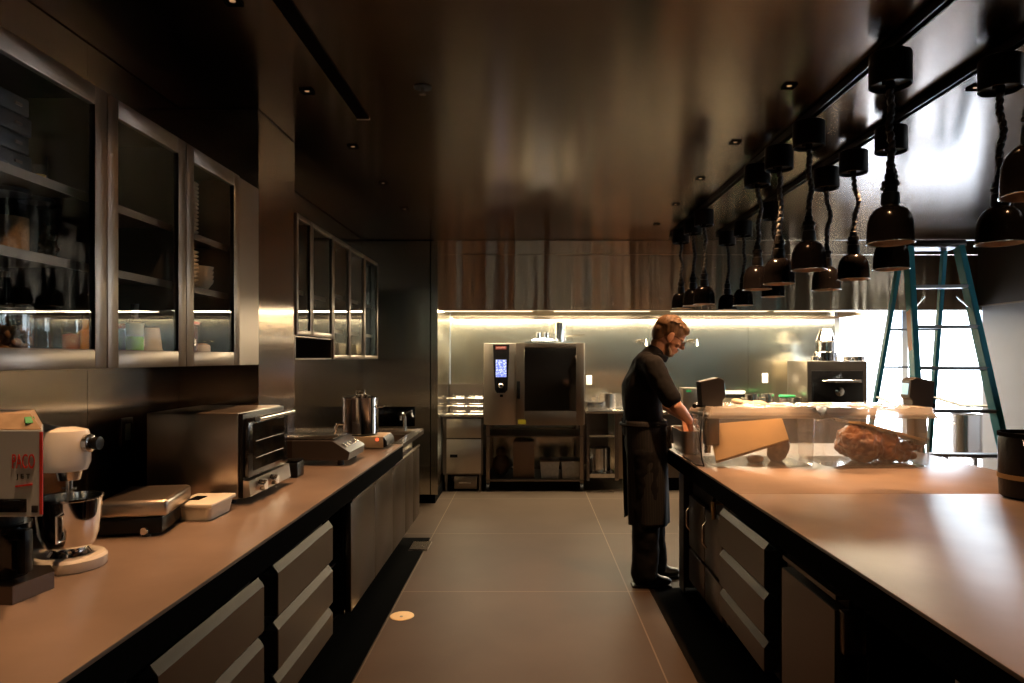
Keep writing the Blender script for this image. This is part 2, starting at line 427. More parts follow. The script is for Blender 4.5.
def downlight(i, x, y, where):
    t = thing('recessed_downlight', 'small square recessed ceiling downlight '+where, 'ceiling light', (x, y, CEIL), 'recessed downlights in the dark ceiling')
    MB().box(x-.028, x+.028, y-.028, y-.022, CEIL-.008, CEIL).box(x-.028, x+.028, y+.022, y+.028, CEIL-.008, CEIL)\
        .box(x-.028, x-.022, y-.028, y+.028, CEIL-.008, CEIL).box(x+.022, x+.028, y-.028, y+.028, CEIL-.008, CEIL).box(x-.022, x+.022, y-.022, y+.022, CEIL-.001, CEIL+.001).build('trim_frame', BLACKM, t)
    MB().lathe([(0, CEIL-.003), (.010, CEIL-.003), (.010, CEIL-.001), (0, CEIL-.001)], (x, y, 0), 16).build('lens', LENS, t)
LENS = mat('warm lamp lens', (.8, .6, .4), .4, emit=WARM, es=.35)
ordn = ['nearest', 'second', 'third', 'fourth', 'fifth', 'sixth', 'farthest']
for i, y in enumerate(LROW): downlight(i, -1.0, y, 'over the left worktop, %s of its row' % ordn[i])
for i, y in enumerate(RROW): downlight(i, 1.16, y, 'over the aisle edge of the island, %s of its row' % ordn[i])
downlight(0, 2.0, 3.05, 'beside the right-hand lamp track over the island')
t = thing('sprinkler_head', 'small round sprinkler head in the ceiling above the aisle', 'sprinkler', (-.47, 3.05, CEIL))
MB().lathe([(0, -.004), (.04, -.004), (.04, 0), (0, 0)], (-.47, 3.05, CEIL), 20).build('escutcheon', BLACK, t)
MB().cyl((-.47, 3.05, CEIL-.03), (-.47, 3.05, CEIL), .008).cyl((-.47, 3.05, CEIL-.034), (-.47, 3.05, CEIL-.03), .016).build('nozzle', CHROMED, t)

# ================================================================ exhaust hood
h = thing('exhaust_hood', 'long stainless steel exhaust hood across the whole cooking line', 'hood', (1.45, 7.0, 1.99))
m = MB()
for a, b in ((-.925, .45), (.45, 1.78), (1.78, 3.1), (3.1, XR)): m.box(a+.001, b-.001, 7.0, 7.02, 1.99, 2.555)
m.box(-.925, .5, 7.002, 7.02, 2.56, CEIL-.006).box(.504, XR, 7.002, 7.02, 2.56, CEIL-.006)
m.build('fascia', HOODST, h)
MB().box(-.925, 3.82, 7.02, 7.10, 1.99, 2.01).box(-.925, 3.82, YB-.12, YB, 1.99, 2.01).box(3.80, 3.82, 7.1, YB-.12, 1.99, 2.25).box(-.925, 3.82, 7.02, YB-.002, 2.27, 2.29).build('rim', FRAMEST, h)
fm = MB()
for i in range(9):
    x0 = -.88+i*.52
    for k in range(14): fm.bar((x0+.02+k*.034, 7.15, 2.06), (x0+.02+k*.034, 8.25, 2.24), .016, .012)
fm.build('baffle_filter', DARKST, h)
LITE = mat('hood lamp diffuser', (1, .9, .75), .4, emit=(1, .80, .52), es=2)
for k, x in enumerate((-.5, .85, 2.2, 3.4)):
    MB().box(x-.55, x+.55, 7.42, 7.92, 2.035, 2.045, .004).build('hood_lamp', LITE, h)
    l = bpy.data.lights.new('hood_lamp_light', 'AREA'); l.shape = 'RECTANGLE'; l.size = 1.1; l.size_y = .5; l.energy = 85; l.color = (1, .84, .58)
    o = bpy.data.objects.new('hood_lamp_light', l); o.location = (x, 7.67, 2.03); COL.objects.link(o)

# ================================================================ left run
LX = -.87          # worktop front edge
t = thing('worktop', 'long brown stone worktop along the left wall under the glass cupboards', 'worktop', (-1.28, 2.5, .87))
MB().box(XL, LX, -4.1, 4.75, .888, .90, .002).build('slab', STONE, t)
MB().box(LX-.04, LX-.001, -4.1, 4.75, .80, .888).build('edge_strip', BLACKM, t)
t = thing('sink_counter', 'stainless sink top at the far end of the left run', 'sink', (-1.28, 5.2, .87))
MB().box(XL, LX, 4.752, 4.84, .87, .90).box(XL, LX, 5.60, 5.69, .87, .90).box(XL, -1.50, 4.84, 5.60, .87, .90).box(-.95, LX, 4.84, 5.60, .87, .90).box(XL, LX, 5.67, 5.69, .90, .915).build('rim', CHROMED, t)
MB().box(-1.50, -.95, 4.84, 5.60, .62, .63).box(-1.50, -1.49, 4.84, 5.60, .63, .87).box(-.96, -.95, 4.84, 5.60, .63, .87).box(-1.49, -.96, 4.84, 4.85, .63, .87).box(-1.49, -.96, 5.59, 5.60, .63, .87).build('basin', FRAMEST, t)
f_ = MB().cyl((-1.02, 5.645, .90), (-1.02, 5.645, 1.02), .014).tube([(-1.02, 5.645, 1.0), (-1.02, 5.60, 1.045), (-1.02, 5.52, 1.05), (-1.02, 5.47, 1.03), (-1.02, 5.47, 1.0)], .011).bar((-1.02, 5.645, 1.03), (-.96, 5.66, 1.06), .014, .010)
ft = thing('sink_tap', 'small chrome tap at the far end of the left sink', 'tap', (-1.02, 5.645, .90)); f_.build('spout', CHROME, ft)

def under_drawers(label, y0, y1, side, n=3, tops=(.76, .555, .36, .215), near=True, grp=None):
    """drawer unit; side -1 left run (front faces +X), +1 island (front faces -X)"""
    s = -side
    xf = -.90 if side < 0 else .955           # face of drawers
    xb = xf - s*.055
    def bx(mb, a, b, *r, **k): return mb.box(min(a, b), max(a, b), *r, **k)
    t = thing('drawer_cabinet', label, 'cabinet', (xb-s*.3, (y0+y1)/2, 0), grp)
    m = MB(); bx(m, xb-s*.62, xb-s*.002, y0-.02, y1+.02, .205, .79)
    m.build('body', BLACK, t)
    lg = MB()
    for yy in (y0+.03, y1-.03):
        for xx in (xb-s*.12, xb-s*.56): lg.cyl((xx, yy, 0), (xx, yy, .205), .02)
    lg.build('leg', BLACKM, t)
    for k in range(n):
        z1, z0 = tops[k]-.004, tops[k+1]+.014
        d = MB(); bx(d, xb, xf-s*.004, y0, y1, z0, z1-.035)
        dr = d.build('drawer', RUBBER, t)
        fz = MB(); bx(fz, xf-s*.004, xf, y0+.002, y1-.002, z0+.001, z1-.032)
        fz.build('front_panel', DOORST, dr)
        hz = MB().prism([(xf, z1-.032), (xf-s*.004, z1-.032), (xf-s*.022, z1-.012), (xf-s*.020, z1-.004)], 'Y', y0+.002, y1-.002)
        hz.build('pull_lip', LIPST, dr)
    return t
under_drawers('wide black two-drawer fridge cabinet nearest the camera under the left worktop', 1.66, 2.33, -1, 2, (.76, .555, .215), grp=None)
under_drawers('three-drawer fridge cabinet under the left worktop, beside the open shelf bay', 2.46, 3.15, -1)
t = thing('end_panel_cabinet', 'narrow steel-edged cabinet at the bottom left frame edge', 'cabinet', (-1.2, 1.4, 0))
MB().box(-1.5, -.955, 1.0, 1.60, .205, .79).build('body', BLACK, t)
MB().box(-.955, -.94, 1.02, 1.60, .21, .76, .003).build('door', DOORST, t)
# open shelf bay
t = thing('open_shelf_unit', 'narrow open bay with wire shelves under the left worktop', 'shelf', (-1.2, 3.32, 0))
MB().box(-1.5, -.96, 3.18, 3.19, .205, .79).box(-1.5, -.96, 3.455, 3.465, .205, .79).box(-1.5, -1.49, 3.19, 3.455, .205, .79).box(-1.5, -.96, 3.19, 3.455, .205, .215).build('body', BLACKM, t)
for z in (.72, .64):
    sh = MB()
    for x in (-.975, -1.48): sh.cyl((x, 3.19, z), (x, 3.455, z), .005, seg=8)
    for k in range(12): y = 3.20+k*.0225; sh.cyl((-.975, y, z), (-1.48, y, z), .002, seg=6)
    sh.build('wire_shelf', CHROME, t)
MB().box(-1.49, -.97, 3.19, 3.455, .46, .468).build('shelf', DARKST, t)
b = thing('carton', 'small white carton on the middle shelf of the open left bay', 'box', (-1.08, 3.32, .468))
MB().box(-1.14, -1.0, 3.25, 3.41, .468, .53, .004).build('body', WHITEP, b)
MB().box(-1.14, -1.0, 3.25, 3.41, .531, .545, .003).build('lid', WHITEP, b)
b = thing('red_spray_bottle', 'red plastic bottle lying at the bottom of the open left bay', 'bottle', (-1.05, 3.32, .215))
REDP = mat('red plastic', (.45, .03, .02), .4)
MB().cyl((-1.12, 3.28, .25), (-1.03, 3.36, .27), .033).build('body', REDP, b); MB().cyl((-1.03, 3.36, .27), (-1.0, 3.387, .277), .014).build('cap', WHITEP, b)
# cupboard doors
dy = [3.49, 4.04, 4.57, 5.04, 5.38, 5.69]
words_ = ['next to the open bay', 'second past the open bay', 'third past the open bay', 'fourth past the open bay', 'at the far end of the run']
for i in range(5):
    a, b = dy[i], dy[i+1]
    t = thing('base_cupboard', 'steel door cupboard under the left worktop, '+words_[i], 'cabinet', (-1.2, (a+b)/2, 0), 'door cupboards of the left run')
    MB().box(-1.5, -.94, a, b, .19, (.79 if b < 4.8 else .60)).build('body', BLACK, t)
    d = MB().box(-.935, -.905, a+.004, b-.004, .20, .755, .002).build('door', DOORST, t)
    MB().prism([(-.935, .757), (-.905, .757), (-.895, .775), (-.905, .785), (-.935, .775)], 'Y', a+.004, b-.004).build('handle_rail', CHROME, d)
struct('floor_shade_left', MB().box(-1.33, -.815, -1.2, 5.69, .0, .003), BLACKM)  # shade under the left worktop edge, laid on the floor as a black strip
struct('baseboard_left', MB().box(-1.35, -1.33, -1.2, 5.65, 0, .19), BLACKM)
# floor drain grate and round floor box
t = thing('floor_grate', 'steel grate set in the floor in front of the left cupboards', 'grate', (-.84, 5.4, 0))
MB().box(-.93, -.78, 5.30, 5.55, .001, .006).build('frame', FRAMEST, t)
g = MB()
for k in range(9): g.box(-.925, -.785, 5.31+k*.027, 5.322+k*.027, .006, .012)
g.build('bar', CHROME, t)
t = thing('floor_box_cover', 'round brass floor socket cover in the aisle', 'floor socket', (-.74, 3.97, 0))
cx, cy = (402-528)/F*(1.5*F/258), 1.5*F/258
t.location = (cx, cy, 0); POS[t.name] = Vector((cx, cy, 0))
BRASS = mat('brass disc', (.62, .42, .20), .4, .4)
MB().lathe([(0, .004), (.066, .004), (.070, .001), (.070, 0), (0, 0)], (cx, cy, 0), 40).build('cover', BRASS, t)
MB().cyl((cx, cy-.02, .0045), (cx, cy-.02, .006), .009).build('screw', CHROMED, t)

# ---- upper glass cupboards
def upper(label, y0, y1, zb, zt, shelves, grp, niche=False):
    t = thing('wall_cupboard', label, 'cabinet', (-1.5, (y0+y1)/2, zb), grp)
    c = MB().box(XL, XL+.012, y0, y1, zb, zt).box(XL, -1.325, y0, y0+.008, zb, zt).box(XL, -1.325, y1-.008, y1, zb, zt)\
        .box(XL, -1.325, y0, y1, zb, zb+.02).box(XL, -1.325, y0, y1, zt-.02, zt)
    c.build('body', FRAMEST if niche == 2 else CABIN, t)
    for z in shelves: MB().box(XL+.014, -1.355, y0+.01, y1-.01, z-.012, z, 0).box(-1.355, -1.35, y0+.01, y1-.01, z-.026, z).build('shelf', FRAMEST, t)
    w = .058 if y0 < 3.2 else .03
    x0, x1 = -1.32, -1.30
    d = MB().box(x0, x1, y0+.002, y0+w, zb, zt, .002).box(x0, x1, y1-w, y1-.002, zb, zt, .002).box(x0, x1, y0+w, y1-w, zb, zb+w, .002).box(x0, x1, y0+w, y1-w, zt-w, zt, .002)
    d = d.build('door_frame', FRAMEST, t)
    MB().box(-1.312, -1.307, y0+w, y1-w, zb+w, zt-w).build('glass_pane', GLASSD, d)
    return t
G1 = 'glass-door cupboards nearest the camera on the left wall'
upper('glass-door wall cupboard nearest the camera holding jars and boxes', 1.55, 2.11, 1.468, 2.32, (1.79, 2.005), G1)
upper('glass-door wall cupboard with the green bottle and stacked cups', 2.11, 2.60, 1.468, 2.32, (1.79, 2.005), G1)
upper('glass-door wall cupboard with plate stacks beside the wall pier', 2.60, 3.08, 1.468, 2.32, (1.79, 2.005), G1)
upper('glass-door wall cupboard out at the left frame edge', .95, 1.55, 1.468, 2.32, (1.79, 2.005), G1)
struct('trim_5', MB().box(XL, -1.31, 3.082, 3.32, 1.468, 2.32), FRAMEST)
G2 = 'glass-door cupboards beyond the wall pier'
fy = [3.84, 4.11, 4.56, 4.99, 5.44, 5.92]
upper('slim glass-door cupboard directly behind the wall pier', 3.84, 4.11, 1.63, 2.32, (1.90,), G2)
upper('glass-door cupboard above the open niche with plate stacks', 4.11, 4.56, 1.63, 2.32, (1.90,), G2)
upper('glass-door cupboard just past the open niche', 4.56, 4.99, 1.49, 2.32, (1.70, 1.95), G2)
upper('glass-door cupboard second past the open niche', 4.99, 5.44, 1.49, 2.32, (1.70, 1.95), G2)
upper('farthest glass-door cupboard on the left wall', 5.44, 5.92, 1.49, 2.32, (1.70, 1.95), G2)
t = thing('open_niche', 'open dark steel niche under the short glass cupboards past the pier', 'shelf', (-1.5, 4.2, 1.49))
MB().box(XL, -1.31, 3.84, 4.555, 1.49, 1.50).box(XL, -1.31, 3.84, 4.555, 1.62, 1.628).box(XL, -1.31, 3.84, 3.85, 1.50, 1.62).box(XL, -1.31, 4.545, 4.555, 1.50, 1.62).box(XL, XL+.01, 3.85, 4.545, 1.5, 1.62).build('body', DARKST, t)
# dark wall panel by the sink at the end of the run
t = thing('wall_recess_panel', 'dark glossy panel on the steel end wall behind the sink', 'panel', (-1.3, 6.99, .9))
MB().box(-1.53, -1.16, 6.985, 6.999, .80, 1.0, .003).build('panel', BLACKG, t)
MB().tube([(-1.24, 6.985, .94), (-1.24, 6.95, .95), (-1.19, 6.93, .96), (-1.17, 6.93, .90)], .008).build('spray_arm', CHROME, t)
# outlets
def outlet(label, c, axis):
    x, y, z = c
    t = thing('wall_socket', label, 'socket', c)
    if axis == 'X':
        MB().box(x, x+.006, y-.04, y+.04, z-.06, z+.06, .002).build('plate', WHITEP if 'white' in label else DARKST, t)
        MB().box(x+.006, x+.009, y-.018, y+.018, z-.035, z+.035, .001).build('insert', WHITEP, t)
    else:
        MB().box(x-.037, x+.037, y-.006, y, z-.06, z+.06, .002).build('plate', WHITEP, t)
        MB().box(x-.017, x+.017, y-.009, y-.006, z-.034, z+.034, .001).build('insert', mat('ivory', (.85, .83, .78), .4), t)
outlet('dark wall socket on the left splashback beside the countertop oven', (XL+.001, 2.87, 1.19), 'X')
outlet('white wall socket on the back wall right of the combi oven', ((589-528)/F*8.5, YB-.001, 1.5-22/F*8.5), 'Y')
outlet('white wall socket on the back wall behind the stock pots', ((765-528)/F*8.5, YB-.001, 1.5-20/F*8.5), 'Y')

# ================================================================ island
IX0, IX1, IY0, IY1 = .93, 2.50, -3.2, 4.8
t = thing('island_worktop', 'wide brown stone island worktop on the right under the heat lamps', 'worktop', (1.7, 2, .87))
MB().box(IX0, IX1, IY0, 3.015, .888, .90, .002).box(IX0, IX1, 3.017, IY1, .888, .90, .002).build('slab', STONE, t)
MB().box(IX0+.001, IX0+.04, IY0, IY1, .80, .888).box(IX1-.02, IX1-.002, IY0, IY1, .80, .888).box(IX0+.02, IX1-.02, IY1-.02, IY1-.002, .80, .888).build('edge_strip', BLACKM, t)
struct('floor_shade_right', MB().box(.785, 1.7, IY0, 4.45, 0, .003), BLACKM)  # the island's shadow on the floor, built in as a flat black sheet
t = thing('island_core', 'black core and back panel of the right-hand island', 'panel', (2.1, 2, 0))
MB().box(1.72, 2.3, IY0, IY1-.1, 0, .868).build('body', BLACKM, t)
under_drawers('three-drawer steel fridge cabinet in the island facing the aisle', 2.76, 3.41, 1)
# door fridge
t = thing('door_fridge', 'steel single-door undercounter fridge in the island with a latch bracket', 'fridge', (1.3, 2.35, 0))
MB().box(1.01, 1.65, 2.10, 2.66, .205, .79).build('body', BLACK, t)
d = MB().box(.96, 1.005, 2.125, 2.57, .215, .715, .002).build('door', RUBBER, t)
MB().box(.955, .96, 2.127, 2.568, .217, .713).build('front_panel', DOORST, d)
MB().box(.958, 1.004, 2.127, 2.568, .745, .760).box(1.0, 1.006, 2.127, 2.568, .715, .745).build('pull_lip', DOORST, d)
MB().box(.965, 1.035, 2.085, 2.124, .59, .72, .004).build('hinge_bracket', DARKST, t)
MB().box(1.038, 1.045, 2.07, 2.10, .205, .80).build('post', FRAMEST, t)
# open bay nearest the camera
t = thing('open_bay', 'dark open bay in the island nearest the camera', 'shelf', (1.3, 1.8, 0))
MB().box(1.03, 1.66, 1.56, 1.575, .2, .79).box(1.03, 1.66, 2.05, 2.065, .2, .79).box(1.03, 1.66, 1.575, 2.05, .2, .215).box(1.65, 1.66, 1.575, 2.05, .215, .79).box(1.03, 1.64, 1.575, 2.05, .775, .79).build('body', BLACKM, t)
MB().box(1.0, 1.03, 1.54, 1.60, 0, .80, .002).build('post', DARKST, t)
for k, (x, y) in enumerate(((1.18, 1.72), (1.22, 1.82))):
    t = thing('valve_fitting', 'small brass valve inside the open island bay, %s one' % ('nearer' if k == 0 else 'farther'), 'valve', (x, y, .5))
    MB().cyl((x, y, .215), (x, y, .60), .008).ball((x, y, .60), .018).cyl((x-.03, y, .60), (x+.03, y, .60), .006).build('stem', CHROMED, t)
    MB().ball((x-.03, y, .60), .014, 10).ball((x+.03, y, .60), .014, 10).build('handwheel', BRASS, t)
# dark appliance cabinet next to the cook with hanging brass tap
t = thing('waste_cabinet', 'dark double cabinet in the island between drawers and cook', 'cabinet', (1.3, 3.8, 0))
MB().box(1.02, 1.65, 3.47, 4.22, .12, .79).build('body', BLACK, t)
for k, (a, b) in enumerate(((3.49, 3.82), (3.84, 4.20))):
    dd = MB().box(.99, 1.018, a, b, .35, .66, .004).build('door', DARKST, t); MB().tube([(.985, b-.05, .60), (.965, b-.05, .57), (.965, b-.05, .48), (.985, b-.05, .45)], .006, 8).build('handle', CHROMED, dd)
    MB().box(.99, 1.018, a, b, .14, .33, .004).build('drawer', DARKST, t)
t = thing('side_tap', 'brass draw-off tap on the island front beside the drawers', 'tap', (.98, 3.55, .72))
MB().cyl((1.02, 3.55, .745), (.96, 3.55, .745), .010).cyl((.965, 3.55, .75), (.965, 3.55, .66), .014, .010).build('spout', BRASS, t)
MB().bar((.965, 3.53, .77), (.965, 3.60, .775), .014, .008).cyl((.965, 3.55, .75), (.965, 3.55, .772), .007).build('lever', BLACK, t)
t = thing('island_end_panel', 'pale steel end panel of the island beside the cook', 'panel', (1.3, 4.5, 0))
MB().box(.985, 1.66, 4.40, 4.43, 0.02, .80).box(.98, .99, 4.30, 4.43, .02, .80).build('panel', FRAMEST, t)

# ================================================================ heat lamps on their tracks
for k, (x, nm) in enumerate(((1.39, 'left-hand'), (1.84, 'right-hand'))):
    t = thing('lamp_track', '%s black ceiling track carrying the heat lamps' % nm, 'track', (x, 3.4, CEIL), 'black ceiling tracks over the island')
    MB().box(x-.018, x-.012, .3, 6.6, CEIL-.035, CEIL).box(x+.012, x+.018, .3, 6.6, CEIL-.035, CEIL).box(x-.018, x+.018, .3, 6.6, CEIL-.008, CEIL).build('rail', BLACK, t)
    MB().box(x-.020, x+.020, .285, .30, CEIL-.037, CEIL).box(x-.020, x+.020, 6.6, 6.615, CEIL-.037, CEIL).build('end_cap', BLACKM, t)
def heat_lamp(x, y, zb, label, seed):
    rnd = random.Random(seed)
    t = thing('heat_lamp', label, 'heat lamp', (x, y, CEIL), 'black heat lamps hanging over the island')
    MB().cyl((x, y, 2.66), (x, y, CEIL-.03), .024).box(x-.022, x+.022, y-.05, y+.05, CEIL-.06, CEIL-.034).build('track_adapter', BLACKM, t)
    cn = MB().lathe([(0, 2.668), (.069, 2.668), (.075, 2.664), (.076, 2.66), (.076, 2.545), (.073, 2.542), (.071, 2.548), (.071, 2.56), (0, 2.56)], (x, y, 0), 36).build('canopy', BLACK, t)
    MB().cyl((x, y, 2.53), (x, y, 2.56), .016).cyl((x-.03, y-.012, 2.545), (x-.03, y-.012, 2.56), .008).build('strain_relief', BLACKM, cn)
    zt = zb+.27
    pts = []; n = 60
    ph = rnd.uniform(0, 6); amp = rnd.uniform(.004, .010); dx = rnd.uniform(.0, .02)
    for i in range(n+1):
        u = i/n; z = 2.54+(zt-2.54)*u
        e = math.sin(PI*u)
        pts.append((x+e*(amp*math.sin(ph+u*11)+dx)+.0025*math.sin(u*70), y+e*amp*math.cos(ph*2+u*8)+.0025*math.cos(u*70), z))
    MB().tube(pts, [.0125+.0022*math.sin(i*PI) + (.0015 if i % 2 else 0) for i in range(n+1)], 8).build('cord', RUBBER, t)
    nk = MB().lathe([(0, zt+.012), (.014, zt+.012), (.016, zt), (.020, zt-.004), (.020, zt-.03), (.030, zt-.032), (.031, zt-.05), (.026, zt-.053), (.026, zt-.075), (.032, zt-.078), (.034, zt-.118), (.030, zt-.125), (.034, zt-.14), (0, zt-.14)], (x, y, 0), 24).build('socket', BLACK, t)
    MB().cyl((x-.036, y, zt-.062), (x-.018, y, zt-.062), .007, seg=10).cyl((x+.018, y, zt-.040), (x+.038, y, zt-.040), .006, seg=10).build('thumb_screw', CHROMED, nk)
    r = .083
    prof = [(.030, zb+.140), (.045, zb+.137), (.060, zb+.125), (.072, zb+.106), (.079, zb+.083), (.082, zb+.055), (.083, zb+.004), (.085, zb), (.082, zb), (.080, zb+.005), (.079, zb+.055), (.075, zb+.083), (.068, zb+.104), (.056, zb+.121), (.030, zb+.133)]
    sh = MB().lathe(prof[:9], (x, y, 0), 40).build('lamp_shade', LAMPK, t)
    MB().lathe(prof[8:], (x, y, 0), 40).build('shade_lining', COPPER, sh)
    MB().lathe([(.0845, zb-.001), (.0865, zb-.0005), (.0865, zb+.0025), (.0845, zb+.003)], (x, y, 0), 40, close=True).build('rim_ring', CHROME, sh)
    MB().lathe([(0, zb+.035), (.030, zb+.04), (.042, zb+.065), (.035, zb+.095), (.018, zb+.128), (0, zb+.13)], (x, y, 0), 20).build('bulb', mat('unlit red bulb', (.12, .02, .01), .2) if seed == 1 else bpy.data.materials['unlit red bulb'], t)
r1 = [(1.87, 1.945, 'nearest on the left-hand track, cut off by the right frame edge'), (2.62, 1.94, 'second on the left-hand track, its copper inside showing'), (3.38, 1.935, 'third on the left-hand track'), (3.78, 1.91, 'fourth on the left-hand track'),
      (4.14, 1.915, 'fifth on the left-hand track'), (5.39, 1.925, 'first of the far trio on the left-hand track'), (5.75, 1.94, 'middle of the far trio on the left-hand track'), (6.2, 1.95, 'farthest on the left-hand track')]
r2 = [(2.66, 1.945, 'nearest on the right-hand track, beside the dark soffit'), (3.46, 1.95, 'second on the right-hand track, hidden partly by the one in front'), (3.86, 1.945, 'third on the right-hand track in front of the ladder side'), (4.21, 1.92, 'fourth on the right-hand track'),
      (5.13, 1.96, 'fifth on the right-hand track, half behind another shade'), (5.84, 1.95, 'sixth on the right-hand track'), (6.3, 1.945, 'farthest on the right-hand track')]
s = 0
for y, z, l in r1: s += 1; heat_lamp(1.39, y, z, 'black domed heat lamp '+l, s)
for y, z, l in r2: s += 1; heat_lamp(1.84, y, z, 'black domed heat lamp '+l, s)

# ================================================================ cooking line at the back
# --- combi oven, front plane y = 7.65
OY = 7.65
def ox(px): return (px-528)/F*OY
def oz(py): return 1.5+(358-py)/F*OY
t = thing('combi_oven', 'large stainless combi oven with glass door and lit screen on the back line', 'oven', (ox(534), OY+.4, oz(425)))
MB().box(ox(483.5), ox(585), OY+.03, OY+.78, oz(425), oz(343), .008).build('body', BODYST, t)
MB().box(ox(488), ox(515), OY, OY+.03, oz(425), oz(343.5), .004).build('control_panel', BODYST, t)
cp = MB().prism([(ox(493), oz(344.5)), (ox(509.5), oz(344.5)), (ox(507.5), oz(390)), (ox(505), oz(393)), (ox(497), oz(393)), (ox(495), oz(390))], 'Y', OY-.008, OY+.002).build('display_glass', BLACKG, t)
def screen_mat():
    m = mat('lit menu screen', (.1, .1, .2), .3, emit=(.45, .55, 1), es=1.3)
    N = m.node_tree; b = N.nodes['Principled BSDF']
    v = N.nodes.new('ShaderNodeTexVoronoi'); v.inputs['Scale'].default_value = 60
    tcn = N.nodes.new('ShaderNodeTexCoord'); N.links.new(tcn.outputs['Object'], v.inputs['Vector'])
    cr = N.nodes.new('ShaderNodeValToRGB'); cr.color_ramp.elements[0].color = (.95, .97, 1, 1); cr.color_ramp.elements[0].position = .15; cr.color_ramp.elements[1].color = (.10, .18, .75, 1); cr.color_ramp.elements[1].position = .6
    N.links.new(v.outputs['Distance'], cr.inputs[0]); N.links.new(cr.outputs[0], b.inputs['Emission Color'])
    return m
MB().box(ox(495.8), ox(506.4), OY-.010, OY-.008, oz(377), oz(359.7)).build('screen', screen_mat(), cp)
MB().box(ox(495.4), ox(506.6), OY-.010, OY-.008, oz(349.6), oz(346)).build('badge', mat('dark red badge', (.10, .008, .006), .5), cp)
MB().lathe([(0, 0), (.029, 0), (.027, .022), (.02, .03), (0, .03)], (ox(501), OY-.008, oz(385.6)), 28, '-Y').build('dial', CHROME, cp)
MB().box(ox(500), ox(503), OY-.012, OY, oz(397), oz(394.5)).build('usb_cover', BLACKM, t)
def text(s_, size, loc, rot, m_, parent, name='lettering', ext=.0008, sx=1):
    cu = bpy.data.curves.new('txt', 'FONT'); cu.body = s_; cu.size = size; cu.extrude = ext; cu.align_x = 'CENTER'; cu.align_y = 'CENTER'
    tmp = bpy.data.objects.new('tmp', cu); COL.objects.link(tmp)
    bpy.context.view_layer.update()
    me = bpy.data.meshes.new_from_object(tmp.evaluated_get(bpy.context.evaluated_depsgraph_get()))
    bpy.data.objects.remove(tmp)
    o = bpy.data.objects.new(name, me); COL.objects.link(o)
    me.transform(Matrix.Translation(Vector(loc)-POS[parent.name]) @ Euler(rot).to_matrix().to_4x4() @ Matrix.Diagonal((sx, 1, 1, 1)))
    me.materials.clear(); me.materials.append(m_); o.parent = parent
    POS[o.name] = POS[parent.name]
    return o
text('RATIONAL', .022, (ox(501), OY-.011, oz(347.8)), (PI/2, 0, 0), mat('pale print', (.75, .45, .4), .5), cp)
m = MB()
gx0, gx1, gz0, gz1 = ox(524.5), ox(576), oz(411), oz(347.5)
m.box(ox(516), gx0, OY-.03, OY+.028, oz(425), oz(343), .003).box(gx1, ox(583.5), OY-.03, OY+.028, oz(425), oz(343), .003).box(gx0, gx1, OY-.03, OY+.028, oz(425), gz0, .003).box(gx0, gx1, OY-.03, OY+.028, gz1, oz(343), .003)
dr = m.build('door', FRAMEST, t)
MB().box(gx0-.002, gx1+.002, OY-.022, OY-.014, gz0-.002, gz1+.002).build('door_glass', mat('dark mirror oven glass', (.55, .42, .30), .05, 1), dr)
MB().box(ox(516.8), ox(520.2), OY-.075, OY-.055, oz(398.5), oz(381), .006).box(ox(517.2), ox(519.8), OY-.06, OY-.028, oz(397), oz(395)).box(ox(517.2), ox(519.8), OY-.06, OY-.028, oz(384.5), oz(382.5)).build('door_handle', BLACK, dr)
MB().box(ox(518), ox(525.7), OY-.033, OY-.030, oz(423.7), oz(419.4)).build('warning_label', mat('yellow label', (.62, .50, .03), .5), dr)
# oven stand
t = thing('oven_stand', 'open steel stand on castors under the combi oven', 'stand', (ox(534), OY+.4, 0))
m = MB()
zs0, zs1 = oz(480), oz(436)
m.box(ox(486), ox(584), OY+.02, OY+.76, zs0-.02, zs0).box(ox(486), ox(584), OY+.02, OY+.76, zs1-.015, zs1)
m.build('shelf', DARKST, t)
for x in (ox(486), ox(580)):
    for y in (OY+.02, OY+.72):
        lg = MB().box(x, x+.04, y, y+.04, .10, oz(425)-.001).build('leg', FRAMEST, t)
        MB().cyl((x+.005, y+.02, .04), (x+.035, y+.02, .04), .04).box(x+.002, x+.038, y+.002, y+.038, .06, .10).build('castor', RUBBER, lg)
